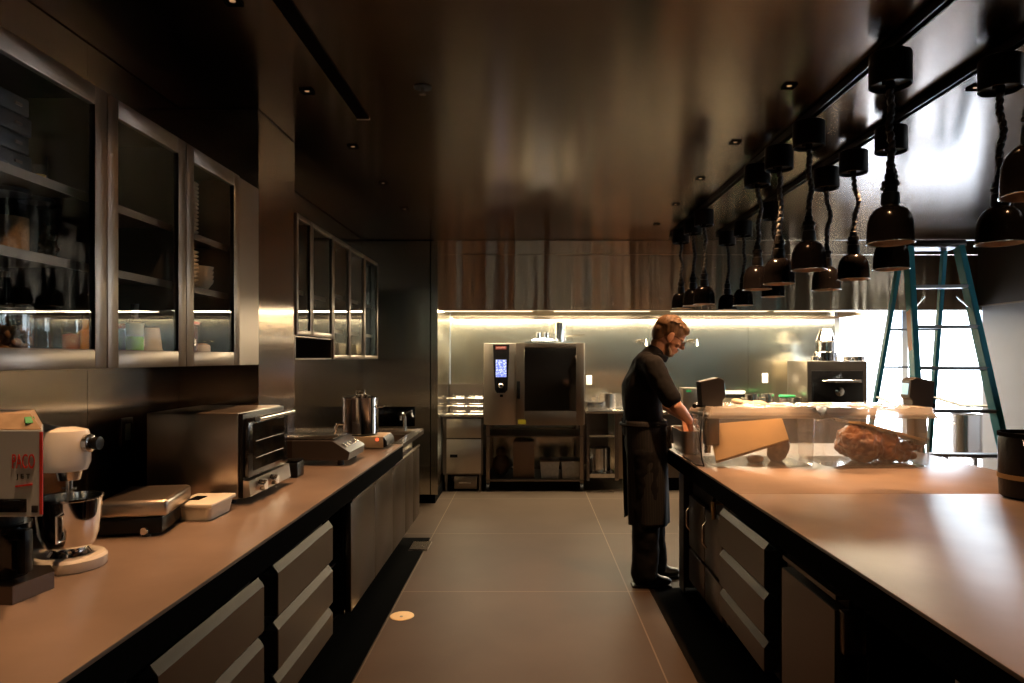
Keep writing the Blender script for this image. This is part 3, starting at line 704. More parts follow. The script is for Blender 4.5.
# things on the stand
t = thing('cardboard_box', 'upright brown cardboard box on the shelf under the combi oven', 'box', (ox(524), OY+.25, zs0))
MB().box(ox(513), ox(534.5), OY+.12, OY+.40, zs0, oz(444), .003).build('body', CARD, t); MB().box(ox(513.3), ox(534.2), OY+.125, OY+.39, oz(444), oz(443.2)).build('flap', CARD, t)
t = thing('paper_bag', 'slumped brown paper bag at the left of the oven stand shelf', 'bag', (ox(499), OY+.3, zs0))
m = MB().ball((ox(500), OY+.3, zs0+.13), (.10, .10, .13), 20).lathe([(.05, zs0+.22), (.065, zs0+.27), (.05, zs0+.31), (.045, zs0+.30), (.058, zs0+.27), (.045, zs0+.22)], (ox(500), OY+.3, 0), 14); m.build('body', mat('brown paper', (.16, .09, .045), .8, noise=.3, nscale=12, bump=.5), t)
for k, (a, b) in enumerate(((540, 560), (561.5, 581))):
    t = thing('plastic_tub', 'white translucent plastic tub, %s of the pair on the oven stand' % ('left' if k == 0 else 'right'), 'tub', (ox((a+b)/2), OY+.2, zs0), 'white tubs on the oven stand')
    x0, x1 = ox(a)+.004, ox(b)-.004; z1 = oz(463)
    m = MB(); A = [(x0+.012, OY+.08), (x1-.012, OY+.08), (x1-.012, OY+.33), (x0+.012, OY+.33)]; B = [(x0, OY+.07), (x1, OY+.07), (x1, OY+.34), (x0, OY+.34)]
    va = [m.bm.verts.new((p[0], p[1], zs0)) for p in A]; vb = [m.bm.verts.new((p[0], p[1], z1)) for p in B]
    m.bm.faces.new(va); m.bm.faces.new(vb)
    for i in range(4): m.bm.faces.new((va[i], va[(i+1) % 4], vb[(i+1) % 4], vb[i]))
    m.build('body', mat('frosted tub', (.55, .53, .49), .5, noise=.15, nscale=30) if k == 0 else bpy.data.materials['frosted tub'], t)
    MB().box(x0-.006, x1+.006, OY+.06, OY+.35, z1, z1+.018, .004).build('lid', DARKST, t)
# on top of the oven
zt = oz(343)
def can(name, label, x, y, z, r, hh, m_, cat='pot', grp=None, rim=True, lid=False, handles=0, wall=.002, inner=True):
    t = thing(name, label, cat, (x, y, z), grp)
    prof = [(0, 0), (r-.004, 0), (r, .004), (r, hh), (r+.003, hh+.002), (r+.003, hh+.005), (r-wall, hh+.004), (r-wall, .005), (0, .005)]
    MB().lathe([(a, z+b) for a, b in prof], (x, y, 0), 32).build('body', m_, t)
    if lid:
        MB().lathe([(0, z+hh+.03), (r*.3, z+hh+.028), (r*.9, z+hh+.012), (r+.005, z+hh+.008), (r+.005, z+hh+.004), (0, z+hh+.004)], (x, y, 0), 32).build('lid', m_, t)
        MB().tube([(x-.03, y, z+hh+.025), (x-.028, y, z+hh+.05), (x+.028, y, z+hh+.05), (x+.03, y, z+hh+.025)], .006, 8).build('lid_handle', m_, t)
    for k in range(handles):
        sg = -1 if k else 1
        MB().tube([(x+sg*(r-.002), y-.03, z+hh*.75), (x+sg*(r+.035), y-.028, z+hh*.77), (x+sg*(r+.035), y+.028, z+hh*.77), (x+sg*(r-.002), y+.03, z+hh*.75)], .005, 8).build('handle', m_, t)
    return t
def P(px, py, D): return ((px-528)/F*D, D, 1.5+(358-py)/F*D)
t = thing('sheet_tray', 'thin steel tray lying on top of the combi oven', 'tray', (ox(550), OY+.3, zt))
MB().box(ox(524), ox(574), OY+.10, OY+.50, zt+.001, zt+.006).box(ox(524), ox(574), OY+.10, OY+.105, zt+.006, zt+.02).build('pan', CHROME, t)
zt2 = zt+.006
can('steel_bain_pot', 'tall chrome canister standing on the combi oven', ox(561), OY+.32, zt2, .075, .24, CHROME, 'canister')
can('steel_jug', 'small chrome cup on the combi oven, left of the tall canister', ox(539), OY+.34, zt2, .035, .12, CHROME, 'cup', 'small chrome cups on the oven')
can('steel_jug', 'small chrome cup on the combi oven, touching the tall canister', ox(547.5), OY+.36, zt2, .037, .12, CHROME, 'cup', 'small chrome cups on the oven')
t = thing('folded_cloth', 'crumpled white cloth on top of the combi oven', 'cloth', (ox(543), OY+.18, zt2))
m = MB()
for k in range(7): m.ball((ox(536+k*2.4), OY+.18+.02*random.uniform(-1, 1), zt2+.024), (.035, .06, .022+.012*random.random()), 14, (0, random.uniform(-.4, .4), random.uniform(-1, 1)))
m.build('cloth', mat('white cotton', (.8, .8, .8), .9), t)
t = thing('long_ladle', 'thin steel ladle lying across the oven top toward the wall', 'ladle', (ox(572), OY+.55, zt+.006))
MB().tube([(ox(566), OY+.60, zt+.09), (ox(575), OY+.62, zt+.11), (ox(590), OY+.70, zt+.115)], .005, 8).ball((ox(565), OY+.60, zt+.07), (.04, .04, .03), 14).cyl((ox(566), OY+.60, zt), (ox(566), OY+.60, zt+.08), .012).build('ladle', CHROME, t)

# --- fryer at the left end of the line
t = thing('deep_fryer', 'narrow stainless deep fryer beside the tall steel end wall', 'fryer', (ox(463), OY+.4, 0))
fx0, fx1 = ox(442.5), ox(483)
MB().box(fx0, fx1, OY+.02, OY+.75, oz(475), oz(417)).box(fx0, fx1, OY+.70, OY+.75, oz(417), oz(386.5)).build('body', DARKST, t)
MB().box(fx0-.005, fx1+.005, OY-.01, OY+.10, oz(417), oz(414.5), .004).box(fx0, fx1, OY+.10, OY+.70, oz(417), oz(416)).build('top_rim', CHROMED, t)
MB().box(ox(446.5), ox(481), OY, OY+.02, oz(438), oz(419), .003).build('control_fascia', BODYST, t)
dd = MB().box(ox(446.5), ox(481), OY, OY+.02, oz(473.5), oz(439.5), .003).build('door', BODYST, t)
MB().box(ox(450), ox(457.5), OY-.006, OY, oz(457.5), oz(454.5)).build('door_pull', BLACK, dd)
for k, a in enumerate((445, 464.5)):
    m = MB(); x0, x1 = ox(a), ox(a+17); y0, y1 = OY+.18, OY+.55; z0, z1 = oz(415), oz(399)
    for z in (z0, (z0+z1)/2, z1): m.tube([(x0, y0, z), (x1, y0, z), (x1, y1, z), (x0, y1, z)], .003, 6, True)
    for i in range(9):
        x = x0+(x1-x0)*i/8; m.tube([(x, y0, z1), (x, y0, z0), (x, y1, z0), (x, y1, z1)], .0016, 5)
    m.tube([((x0+x1)/2, y0, z1), ((x0+x1)/2, y0-.10, z1+.06), ((x0+x1)/2, y0-.2, z1+.05)], .005, 6)
    m.build('fry_basket', CHROME, t)
m = MB()
for x in (fx0+.02, fx1-.05):
    for y in (OY+.04, OY+.68): m.cyl((x+.015, y, 0), (x+.015, y, oz(475)), .018)
m.build('leg', DARKST, t)
t = thing('oil_drain_pan', 'grey steel pan standing on the floor beneath the fryer', 'pan', (ox(465), OY+.2, 0))
MB().box(ox(453.5), ox(477), OY+.05, OY+.45, .02, .17, .01).build('body', FRAMEST, t); MB().box(ox(459), ox(471), OY+.035, OY+.05, .09, .10).build('handle', CHROMED, t)
t = thing('side_pipework', 'thin gas pipes and valves between fryer and oven stand', 'pipe', (ox(486), OY+.1, 0))
m = MB().tube([(ox(484.6), OY+.5, .02), (ox(484.6), OY+.5, .9)], .008, 8)
m.build('pipe', CHROMED, t); MB().ball((ox(484.6), OY+.49, .42), .02, 12).ball((ox(484.6), OY+.49, .30), .016, 12).build('valve', CHROME, t)
# --- right work table
t = thing('work_table', 'stainless work table with dark open shelves right of the oven', 'table', (ox(606), OY+.4, 0))
wx0, wx1 = ox(587), ox(633)
MB().box(wx0-.01, wx1+.2, OY, OY+.80, oz(413.5), oz(410.5), .004).box(wx0, wx1+.2, OY+.78, OY+.80, oz(410), oz(398)).build('top', CHROMED, t)
MB().box(wx0, wx0+.03, OY+.02, OY+.06, .12, oz(413.5)).box(ox(617)-.02, ox(617)+.02, OY+.02, OY+.06, .12, oz(413.5)).box(wx0, wx0+.03, OY+.72, OY+.76, 0, oz(413.5)).build('leg', DARKST, t)
MB().box(wx0+.03, ox(617)-.02, OY+.03, OY+.7, oz(437.5), oz(435.5)).box(wx0+.03, ox(617)-.02, OY+.03, OY+.7, oz(478), oz(474.5)).build('shelf', CHROMED, t)
MB().box(ox(619), ox(631), OY+.02, OY+.05, oz(479), oz(413.5), .003).build('side_panel', FRAMEST, t)
MB().box(wx0+.03, ox(617)-.02, OY+.70, OY+.72, oz(474), oz(413.5)).build('back_panel', DARKST, t)
can('stock_pot', 'dark steel stock pot on the lower shelf of the work table', ox(601), OY+.30, oz(474.5)+.001, .14, .26, CHROMED)
t = thing('floor_strainer', 'bright slotted floor drain in front of the work table', 'grate', (ox(600), OY-.05, 0))
m = MB().box(ox(587), ox(613), OY-.10, OY-.09, .001, .012).box(ox(587), ox(613), OY+.0, OY+.01, .001, .012)
m.build('frame', CHROME, t)
m = MB()
for k in range(14): m.box(ox(587)+k*.0215, ox(587)+k*.0215+.012, OY-.09, OY, .002, .010)
m.build('bar', CHROME, t)
# on the work table
ztab = oz(410.5)+.001
t = thing('steel_food_pan', 'shallow rectangular steel pan on the work table beside the oven', 'pan', (ox(596), OY+.25, ztab))
MB().box(ox(588), ox(603), OY+.12, OY+.42, ztab, ztab+.08, .006).box(ox(587.3), ox(603.7), OY+.115, OY+.425, ztab+.08, ztab+.086).build('pan', CHROMED, t)
can('bain_marie_pot', 'steel cylinder pot on the work table touching the back of the cook', ox(611), OY+.30, ztab, .10, .17, CHROMED)
can('bain_marie_pot', 'smaller steel cylinder pot on the work table nearest the oven', ox(602), OY+.52, ztab, .07, .12, CHROMED)

# --- right part of the line: long range counter
t = thing('range_counter', 'low stainless counter along the back wall behind the island', 'counter', (2.6, OY+.4, 0))
rx0, rx1 = ox(655), ox(872)
MB().box(rx0, rx1, OY, OY+.84, .86, .895, .004).build('top', CHROMED, t)
MB().box(rx0+.03, rx1-.03, OY+.05, OY+.80, .15, .86).build('body', DARKST, t)
MB().box(rx0+.03, rx1-.03, OY+.10, OY+.80, 0, .15).build('plinth', BLACKM, t)
t = thing('wall_rail', 'white-capped steel rail on the back wall behind the pots', 'rail', (ox(720), YB-.03, 1.2))
MB().box((697-528)/F*8.45, (745-528)/F*8.45, 8.44, 8.498, 1.5-36/F*8.45, 1.5-33/F*8.45, .002).build('shelf', WHITEP, t)
MB().box((697-528)/F*8.45, (745-528)/F*8.45, 8.45, 8.498, 1.5-40/F*8.45, 1.5-36.3/F*8.45).build('bracket', BLACK, t)
zc = .896
def gpos(px, D): return (px-528)/F*D
t = thing('metal_dispenser', 'upright steel box with green label behind the cook', 'dispenser', (gpos(690, 7.8), 7.9, zc))
MB().box(gpos(683, 7.75), gpos(698, 7.75), 7.75, 7.95, zc, 1.5-30/F*7.75, .006).build('body', FRAMEST, t)
MB().box(gpos(686, 7.75), gpos(691, 7.75), 7.745, 7.75, 1.5-34/F*7.75, 1.5-32/F*7.75).build('green_label', mat('green', (.02, .26, .08), .6), t)
can('saute_pot', 'wide low chrome pot on the back counter behind the first circulator', gpos(753, 7.9), 7.95, zc, .09, .18, CHROME, handles=2)
can('steel_container', 'ribbed steel round container on the back counter', gpos(770, 7.9), 7.98, zc, .075, .18, CHROMED)
t = can('lidded_container', 'clear round container with a bright green lid on the back counter', gpos(787, 7.9), 7.90, zc, .085, .15, PC, 'container')
MB().lathe([(0, zc+.175), (.092, zc+.175), (.095, zc+.165), (.095, zc+.155), (0, zc+.155)], (gpos(787, 7.9), 7.90, 0), 28).build('lid', bpy.data.materials['green'], t)
MB().cyl((gpos(784, 7.9), 7.90, zc+.006), (gpos(784, 7.9), 7.90, zc+.13), .05).build('sauce', mat('dark red sauce', (.12, .02, .01), .3), t)
can('steel_container', 'brownish steel round container beside the charcoal oven', 3.045, 7.76, zc, .065, .15, CHROMED)
# tall box left of charcoal oven
t = thing('charcoal_oven', 'black-doored charcoal oven with round vent dial and chrome handle', 'oven', (gpos(839, OY), 7.9, zc))
a, b = gpos(807.5, OY), gpos(867.5, OY)
zo1, zo2 = 1.5-3/F*OY, 1.5-12.5/F*OY
MB().box(a, b, OY+.02, OY+.60, zc, zo1, .004).build('body', BODYST, t)
MB().box(a+.005, b-.005, OY, OY+.02, zo2, zo1-.01).box(a+.005, gpos(811.5, OY), OY, OY+.02, zc, zo2).box(gpos(863, OY), b-.005, OY, OY+.02, zc, zo2).build('front_frame', FRAMEST, t)
dd = MB().box(gpos(812, OY), gpos(862.5, OY), OY-.02, OY+.018, zc+.03, zo2-.005, .006).build('door', BLACKG, t)
MB().cyl((gpos(825, OY), OY-.07, 1.5-23/F*OY), (gpos(858, OY), OY-.07, 1.5-23/F*OY), .017).cyl((gpos(821, OY), OY-.03, 1.5-23/F*OY), (gpos(860, OY), OY-.03, 1.5-23/F*OY), .008).build('door_handle', CHROME, dd)
MB().lathe([(0, 0), (.052, 0), (.052, .012), (.018, .02), (.018, .035), (0, .035)], (gpos(838.5, OY), OY-.02, 1.5-33.5/F*OY), 30, '-Y').build('vent_dial', CHROME, dd)
MB().box(gpos(851, OY), gpos(859, OY), OY-.022, OY-.02, 1.5-45.5/F*OY, 1.5-44.6/F*OY).build('name_plate', CHROMED, dd)
zo = zo1
xx = gpos(827.5, 7.9)
t = thing('conical_flue', 'stepped chrome flue with a cone top on the charcoal oven', 'flue', (xx, 7.95, zo))
MB().lathe([(0, zo), (.14, zo), (.13, zo+.10), (.105, zo+.11), (.105, zo+.22), (.112, zo+.225), (.112, zo+.235), (.105, zo+.24), (.06, zo+.37), (0, zo+.37)], (xx, 7.95, 0), 32).build('pipe', CHROME, t)
MB().box(xx-.15, xx+.15, 7.93, 7.97, zo+.001, zo+.02).build('flange', CHROMED, t)
can('ingredient_bowl', 'small steel bowl on the charcoal oven, left of the flue', gpos(813, 7.9), 7.85, zo, .045, .05, CHROME, 'bowl', 'small bowls on the charcoal oven')
can('ingredient_bowl', 'small steel bowl on the charcoal oven, just right of the flue', gpos(845, 7.9), 7.85, zo, .045, .045, CHROMED, 'bowl', 'small bowls on the charcoal oven')
can('ingredient_bowl', 'wider steel bowl at the right corner of the charcoal oven', gpos(856, 7.9), 7.85, zo, .075, .05, CHROME, 'bowl', 'small bowls on the charcoal oven')
# pot-filler taps on the back wall
for k, px in enumerate((639, 689)):
    x = gpos(px, YB); z = 1.5+16/F*YB
    t = thing('wall_tap', 'small chrome pot-filler tap on the back wall %s the head of the cook' % ('behind' if k == 0 else 'just right of'), 'tap', (x, YB, z), 'pot-filler taps on the back wall')
    MB().cyl((x-.05, YB-.03, z), (x-.05, YB, z), .02).cyl((x+.05, YB-.03, z), (x+.05, YB, z), .02).tube([(x-.05, YB-.04, z), (x, YB-.06, z+.02), (x+.06, YB-.16, z+.02), (x+.06, YB-.17, z-.05)], .011, 8).build('spout', CHROME, t)
    MB().bar((x-.08, YB-.04, z+.02), (x-.02, YB-.04, z+.025), .012, .01).bar((x+.03, YB-.04, z+.02), (x+.08, YB-.04, z-.03), .012, .01).build('lever', CHROMED, t)
# stock pot and low bench by the window
t = thing('low_bench', 'low steel bench beneath the bright window', 'bench', (5.2, 7.6, 0))
MB().box(4.75, 6.3, 7.30, 7.9, .42, .45, .004).build('top', FRAMEST, t)
m = MB()
for x in (4.79, 6.22):
    for y in (7.33, 7.83): m.box(x, x+.04, y, y+.04, 0, .42)
m.build('leg', DARKST, t)
can('tall_stock_pot', 'tall steel stock pot standing by the window behind the ladder', gpos(966, 7.6), 7.6, .451, .16, .42, CHROMED, handles=2)

# ================================================================ step ladder
C0 = Vector((2.90, 4.95, 0)); sd = Vector((-.078, -.997, 0)); wd = Vector((.997, -.078, 0))
t = thing('step_ladder', 'tall blue-green fibreglass step ladder standing open behind the island', 'ladder', C0)
def lp(s_, w_, z): return C0+sd*s_+wd*w_+Vector((0, 0, z))
HT = 2.32
def rail(front, side, z):
    u = (HT-z)/HT
    return lp((.07+.60*u) if front else (-.07-.60*u), side*((.17+.16*u) if front else (.15+.13*u)), z)
for fr in (True, False):
    for sgn in (-1, 1):
        MB().bar(rail(fr, sgn, 0.02), rail(fr, sgn, HT-.03), .085 if fr else .05, .040 if fr else .028, .003, up=tuple(wd)).build('front_rail' if fr else 'rear_rail', TEAL, t)
        MB().bar(rail(fr, sgn, 0.0), rail(fr, sgn, .06), .095, .045, .004, up=tuple(wd)).build('foot', RUBBER, t)
for k in range(7):
    z = .29+.285*k
    a, b = rail(True, -1, z), rail(True, 1, z)
    MB().bar(a-sd*.0, b-sd*.0, .085, .022, .003).build('tread', ALU, t)
    if k in (0, 2, 4, 5):
        MB().bar(rail(False, -1, z), rail(False, 1, z), .035, .015, .002).build('rear_brace', ALU, t)
for sgn in (-1, 1):
    a, b = rail(False, sgn, 1.20), rail(True, sgn, 1.18); mid = (a+b)/2-Vector((0, 0, .035))
    MB().tube([a, a*.6+mid*.4, mid, b*.6+mid*.4, b], .011, 8).build('spreader', ALU, t)
    a = rail(True, sgn, 1.83); MB().bar(a, rail(True, sgn*.55, 1.93), .018, .008).build('gusset', CHROMED, t)
M4 = Matrix.Rotation(math.atan2(wd.y, wd.x), 3, 'Z')
cp_ = MB(); cp_.box(-.21, .21, -.12, .12, -.05, .0, .015); 
bmesh.ops.transform(cp_.bm, matrix=Matrix.Translation(C0+Vector((0, 0, HT+.02))) @ M4.to_4x4(), verts=cp_.bm.verts)
cp_.build('top_cap', BLACK, t)
a = rail(True, -1, 1.55); b = rail(True, -1, 1.83)
MB().bar(a-sd*.01-wd*.018, b-sd*.01-wd*.018, .060, .004, up=tuple(wd)).build('warning_label', mat('orange safety label', (.62, .28, .10), .5), t)

# ================================================================ food boxes with circulators on the island
def food_box(name, label, x0, x1, y0, y1, z0=.901, hh=.30):
    t = thing(name, label, 'container', ((x0+x1)/2, (y0+y1)/2, z0), 'clear food boxes on the island')
    ins = .025; w = .005; z1 = z0+hh
    def ring(e, z, r=.04, n=5):
        X0, X1, Y0, Y1 = x0+e, x1-e, y0+e, y1-e; out = []
        for cx, cy, a0 in ((X1-r, Y1-r, 0), (X0+r, Y1-r, PI/2), (X0+r, Y0+r, PI), (X1-r, Y0+r, 1.5*PI)):
            for k in range(n+1):
                a_ = a0+PI/2*k/n; out.append((cx+r*math.cos(a_), cy+r*math.sin(a_), z))
        return out
    def skin(m, rings, cap0=True, cap1=False):
        V = [[m.bm.verts.new(p) for p in r] for r in rings]
        for A, B in zip(V, V[1:]):
            n = len(A)
            for i in range(n): m.bm.faces.new((A[i], A[(i+1) % n], B[(i+1) % n], B[i]))
        if cap0: m.bm.faces.new(V[0])
        if cap1: m.bm.faces.new(V[-1])
    m = MB(); skin(m, [ring(ins, z0), ring(ins-.008, z0+.01), ring(.012, z1-.03), ring(.012, z1-.028), ring(0, z1-.028), ring(0, z1)])
    m.build('body', PC, t)
    return t, ring, skin
BX = [(.99, 1.60), (1.625, 2.24)]
t, ring, skin = food_box('food_box', 'clear plastic food box on the island holding a tilted tan board', BX[0][0], BX[0][1], 3.74, 4.20)
t2, ring2, skin2 = food_box('food_box', 'clear plastic food box on the island holding large roasted meat', BX[1][0], BX[1][1], 3.74, 4.20)
def film(name, label, x0, x1, y0, y1, z, m_, amp, seed, cat, thick=0.0015, n=46, drape=True):
    rnd = random.Random(seed)
    m = MB(); nx, ny = n, int(n*(y1-y0)/(x1-x0))+4; V = []
    ks = [(rnd.uniform(5, 40), rnd.uniform(5, 40), rnd.uniform(0, 6), rnd.uniform(.3, 1)) for _ in range(9)]
    for j in range(ny+1):
        row = []
        for i in range(nx+1):
            x = x0+(x1-x0)*i/nx; y = y0+(y1-y0)*j/ny
            dz = sum(a_*abs(math.sin(kx*x+ky*y+ph)) for kx, ky, ph, a_ in ks)/len(ks)*amp*2
            e = min(i, nx-i, j, ny-j)
            if e == 0 and drape: dz = -.035
            elif e == 1 and drape: dz = -.012
            row.append(m.bm.verts.new((x, y, z+dz)))
        V.append(row)
    for j in range(ny):
        for i in range(nx): m.bm.faces.new((V[j][i], V[j][i+1], V[j+1][i+1], V[j+1][i]))
    t_ = m.build(name, m_, None)
    md = t_.modifiers.new('s', 'SOLIDIFY'); md.thickness = thick
    tag(t_, label, cat)
    return t_
film('plastic_cover', 'crumpled cloudy plastic cover over the left food box', BX[0][0]-.006, BX[0][1]+.010, 3.73, 4.21, 1.205, PCLID, .022, 3, 'cover')
film('plastic_cover', 'crumpled cloudy plastic cover over the right food box', BX[1][0]-.010, BX[1][1]+.010, 3.73, 4.21, 1.205, PCLID, .022, 5, 'cover')
film('gathered_film', 'twisted clear film bunched where the two food boxes meet', 1.56, 1.74, 3.70, 3.735, 1.12, FILM, .05, 9, 'film', n=20, drape=False)
# tilted board in the left box
b = thing('sheet_board', 'tan cardboard-backed board tilted inside the left food box', 'board', (1.2, 3.86, .95))
p0 = Vector(P(716, 462, 3.83)); p1 = Vector(P(789, 440, 3.83)); p2 = Vector(P(782, 419, 4.05)); p3 = Vector(P(708, 425, 4.05))
m = MB(); nrm = (p1-p0).cross(p3-p0).normalized()*.008
A = [m.bm.verts.new(p) for p in (p0, p1, p2, p3)]; B = [m.bm.verts.new(p+nrm) for p in (p0, p1, p2, p3)]
m.bm.faces.new(A); m.bm.faces.new(B[::-1])
for i in range(4): m.bm.faces.new((A[i], A[(i+1) % 4], B[(i+1) % 4], B[i]))
m.build('board', BOARD, b, bevel=.001)
MB().tube([p0-nrm*.5, p1-nrm*.5], .006, 6).build('edge_strip', CARD, b)
def lump(name, label, c, r, rot, seed, mt, cat='meat', disp=.03, parts=None):
    t = thing(name, label, cat, c)
    m = MB(); m.ball(c, r, 40, rot)
    if parts:
        for pc, pr, prot in parts: m.ball(pc, pr, 32, prot)
    o = m.build('flesh', mt, t)
    rm = o.modifiers.new('r', 'REMESH'); rm.mode = 'VOXEL'; rm.voxel_size = .006; rm.use_smooth_shade = True
    tx = bpy.data.textures.new('lumps', 'CLOUDS'); tx.noise_scale = .055; tx.noise_depth = 3
    dm = o.modifiers.new('d', 'DISPLACE'); dm.texture = tx; dm.strength = disp; dm.mid_level = .5
    return t
lump('meat_piece', 'small brown meat piece under the tan board', P(755, 459, 3.92), (.045, .05, .028), (0, 0, 0), 1, MEAT, disp=.015)
lump('meat_piece', 'pale brown rounded meat piece at the right of the tan board', P(778, 448, 3.98), (.06, .06, .085), (0, .3, 0), 2, mat('pale roasted meat', (.42, .22, .09), .4, noise=.4, nscale=15, bump=.4), disp=.02)
c = Vector(P(860, 443, 3.97))
tm = lump('roast_meat', 'large dark roasted meat joint filling the right food box', c, (.13, .14, .105), (0, .1, 0), 4, MEAT, disp=.055,
     parts=[(c+Vector((.11, 0, -.012)), (.11, .11, .09), (0, .2, 0)), (c+Vector((.17, -.03, -.055)), (.13, .06, .042), (0, .15, 0)), (c+Vector((.22, -.01, -.035)), (.14, .045, .036), (0, -.35, 0)), (c+Vector((-.07, -.02, .01)), (.05, .09, .07), (0, 0, 0)),
            (c+Vector((.25, -.03, -.02)), (.06, .025, .022), (0, -.5, 0))])
MB().tube([c+Vector((.28, -.03, -.005)), c+Vector((.32, -.04, .02))], .010, 8).ball(c+Vector((.32, -.04, .02)), .014, 10).build('bone', mat('bone', (.75, .6, .42), .5), tm)
b = thing('covering_board', 'narrow tan board leaning over the roasted meat in the right box', 'board', (1.9, 4, 1.1))
q0 = Vector(P(846, 423, 4.05)); q1 = Vector(P(908, 440, 4.05)); q2 = q1+Vector((0, -.18, .012)); q3 = q0+Vector((0, -.18, .012))
m = MB(); A = [m.bm.verts.new(p) for p in (q0, q1, q2, q3)]; B = [m.bm.verts.new(p+Vector((0, 0, .014))) for p in (q0, q1, q2, q3)]
m.bm.faces.new(A); m.bm.faces.new(B[::-1])
for i in range(4): m.bm.faces.new((A[i], A[(i+1) % 4], B[(i+1) % 4], B[i]))
m.build('board', BOARD, b)
# immersion circulators
def circulator(label, x, y, flip, cord=True):
    zr = 1.205
    t = thing('immersion_circulator', label, 'circulator', (x, y, zr), 'immersion circulators clipped to the food boxes')
    s_ = flip
    hd = MB().prism([(x-s_*.065, zr+.02), (x-s_*.075, zr+.16), (x+s_*.03, zr+.185), (x+s_*.062, zr+.17), (x+s_*.072, zr+.07), (x+s_*.055, zr+.055), (x+s_*.05, zr+.01)], 'Y', y-.05, y+.05).build('head', mat('dark graphite plastic', (.035, .030, .026), .45) if s_ == 1 else bpy.data.materials['dark graphite plastic'], t, bevel=.005)
    MB().prism([(x+s_*.0655, zr+.15), (x+s_*.0735, zr+.085), (x+s_*.0755, zr+.085), (x+s_*.0675, zr+.15)], 'Y', y-.035, y+.035).build('display', mat('pale lcd', (.35, .6, .7), .2, emit=(.35, .7, .85), es=.7) if s_ == 1 else bpy.data.materials['pale lcd'], hd)
    MB().box(x-.04, x+.04, y-.04, y+.04, 1.0, zr+.02, .01).build('heater_shroud', DARKST, t)
    MB().cyl((x-s_*.02, y, .955), (x-s_*.02, y, 1.0), .018).build('pump', CHROMED, t)
    MB().cyl((x-s_*.09, y, zr+.02), (x-s_*.05, y, zr+.02), .008).ball((x-s_*.095, y, zr+.02), .014, 12).build('clamp_screw', BLACK, t)
    return t
circulator('dark immersion circulator clamped at the left end of the left food box', gpos(711.5, 3.92), 3.93, 1)
circulator('dark immersion circulator with blue screen at the right end of the right food box', gpos(917, 3.95), 3.95, -1)
t = MB().tube([P(705, 409, 3.85), P(702, 420, 3.72), P(700, 440, 3.70), P(702, 460, 3.70), P(704, 466, 3.73), (gpos(700, 3.72), 3.80, .905), (gpos(697, 3.8), 4.15, .905)], .004, 8).build('power_cord', RUBBER)
tag(t, 'thin black cord hanging at the left end of the food boxes', 'cord')
t = thing('pastry_towel', 'rolled cream towel lying on the left food box', 'towel', P(750, 407, 4.1))
m = MB(); c = Vector(P(750, 403.5, 4.12)); 
for k in range(5): m.ball(c+Vector((-.075+k*.035, 0, .0+(.012 if k == 0 else 0))), (.036, .05, .018), 14, (0, .2*(-1)**k, 0))
m.build('cloth', mat('cream cotton', (.75, .62, .48), .9), t)
# pan under the cook's hands
px0, px1 = gpos(668, 4.3), gpos(697.5, 4.22)
t = thing('steel_hotel_pan', 'deep rectangular steel pan under the hands of the cook', 'pan', (1.0, 4.4, .901))
x0, x1, y0, y1, z0, z1 = .965, 1.10, 4.24, 4.60, .902, 1.045
m = MB()
def rr(X0, X1, Y0, Y1, z, r=.02, n=4):
    out = []
    for cx, cy, a0 in ((X1-r, Y1-r, 0), (X0+r, Y1-r, PI/2), (X0+r, Y0+r, PI), (X1-r, Y0+r, 1.5*PI)):
        for k in range(n+1): a_ = a0+PI/2*k/n; out.append((cx+r*math.cos(a_), cy+r*math.sin(a_), z))
    return out
skin(m, [rr(x0+.012, x1-.012, y0+.012, y1-.012, z0), rr(x0+.004, x1-.004, y0+.004, y1-.004, z1-.004), rr(x0-.01, x1+.01, y0-.01, y1+.01, z1), rr(x0-.01, x1+.01, y0-.01, y1+.01, z1-.003)])
m.build('body', BODYST, t)
lump('dough_pieces', 'pale food pieces in the steel pan being prepared', (1.03, 4.42, .99), (.045, .13, .03), (0, 0, 0), 9, mat('pale food', (.7, .42, .22), .5), cat='food', disp=.02)
# soft bag at the right edge
bx_, by_ = gpos(1032, 2.92), 2.92
t = thing('insulated_bag', 'black zip-up soft bag with tan stripe at the right end of the island', 'bag', (bx_, by_, .901))
m = MB().lathe([(0, .902), (.105, .902), (.118, .912), (.122, 1.0), (.122, 1.15), (.118, 1.165), (0, 1.165)], (bx_, by_, 0), 40)
m.build('body', mat('black nylon', (.006, .0055, .007), .45, 0, .25, bump=.3, nscale=25), t)
MB().lathe([(.123, .985), (.125, .985), (.125, 1.005), (.123, 1.005)], (bx_, by_, 0), 40, close=True).build('stripe', mat('tan webbing', (.28, .19, .09), .8), t)
MB().lathe([(.117, 1.165), (.125, 1.165), (.125, 1.182), (.117, 1.182)], (bx_, by_, 0), 40, close=True).build('rim', BLACKM, t)
MB().tube([(bx_-.09, by_-.07, 1.17), (bx_-.10, by_-.10, 1.12), (bx_-.06, by_-.135, 1.08), (bx_-.02, by_-.14, 1.11)], .004, 8).build('cord', CHROMED, t)

# ================================================================ things on the left worktop
ZW = .901
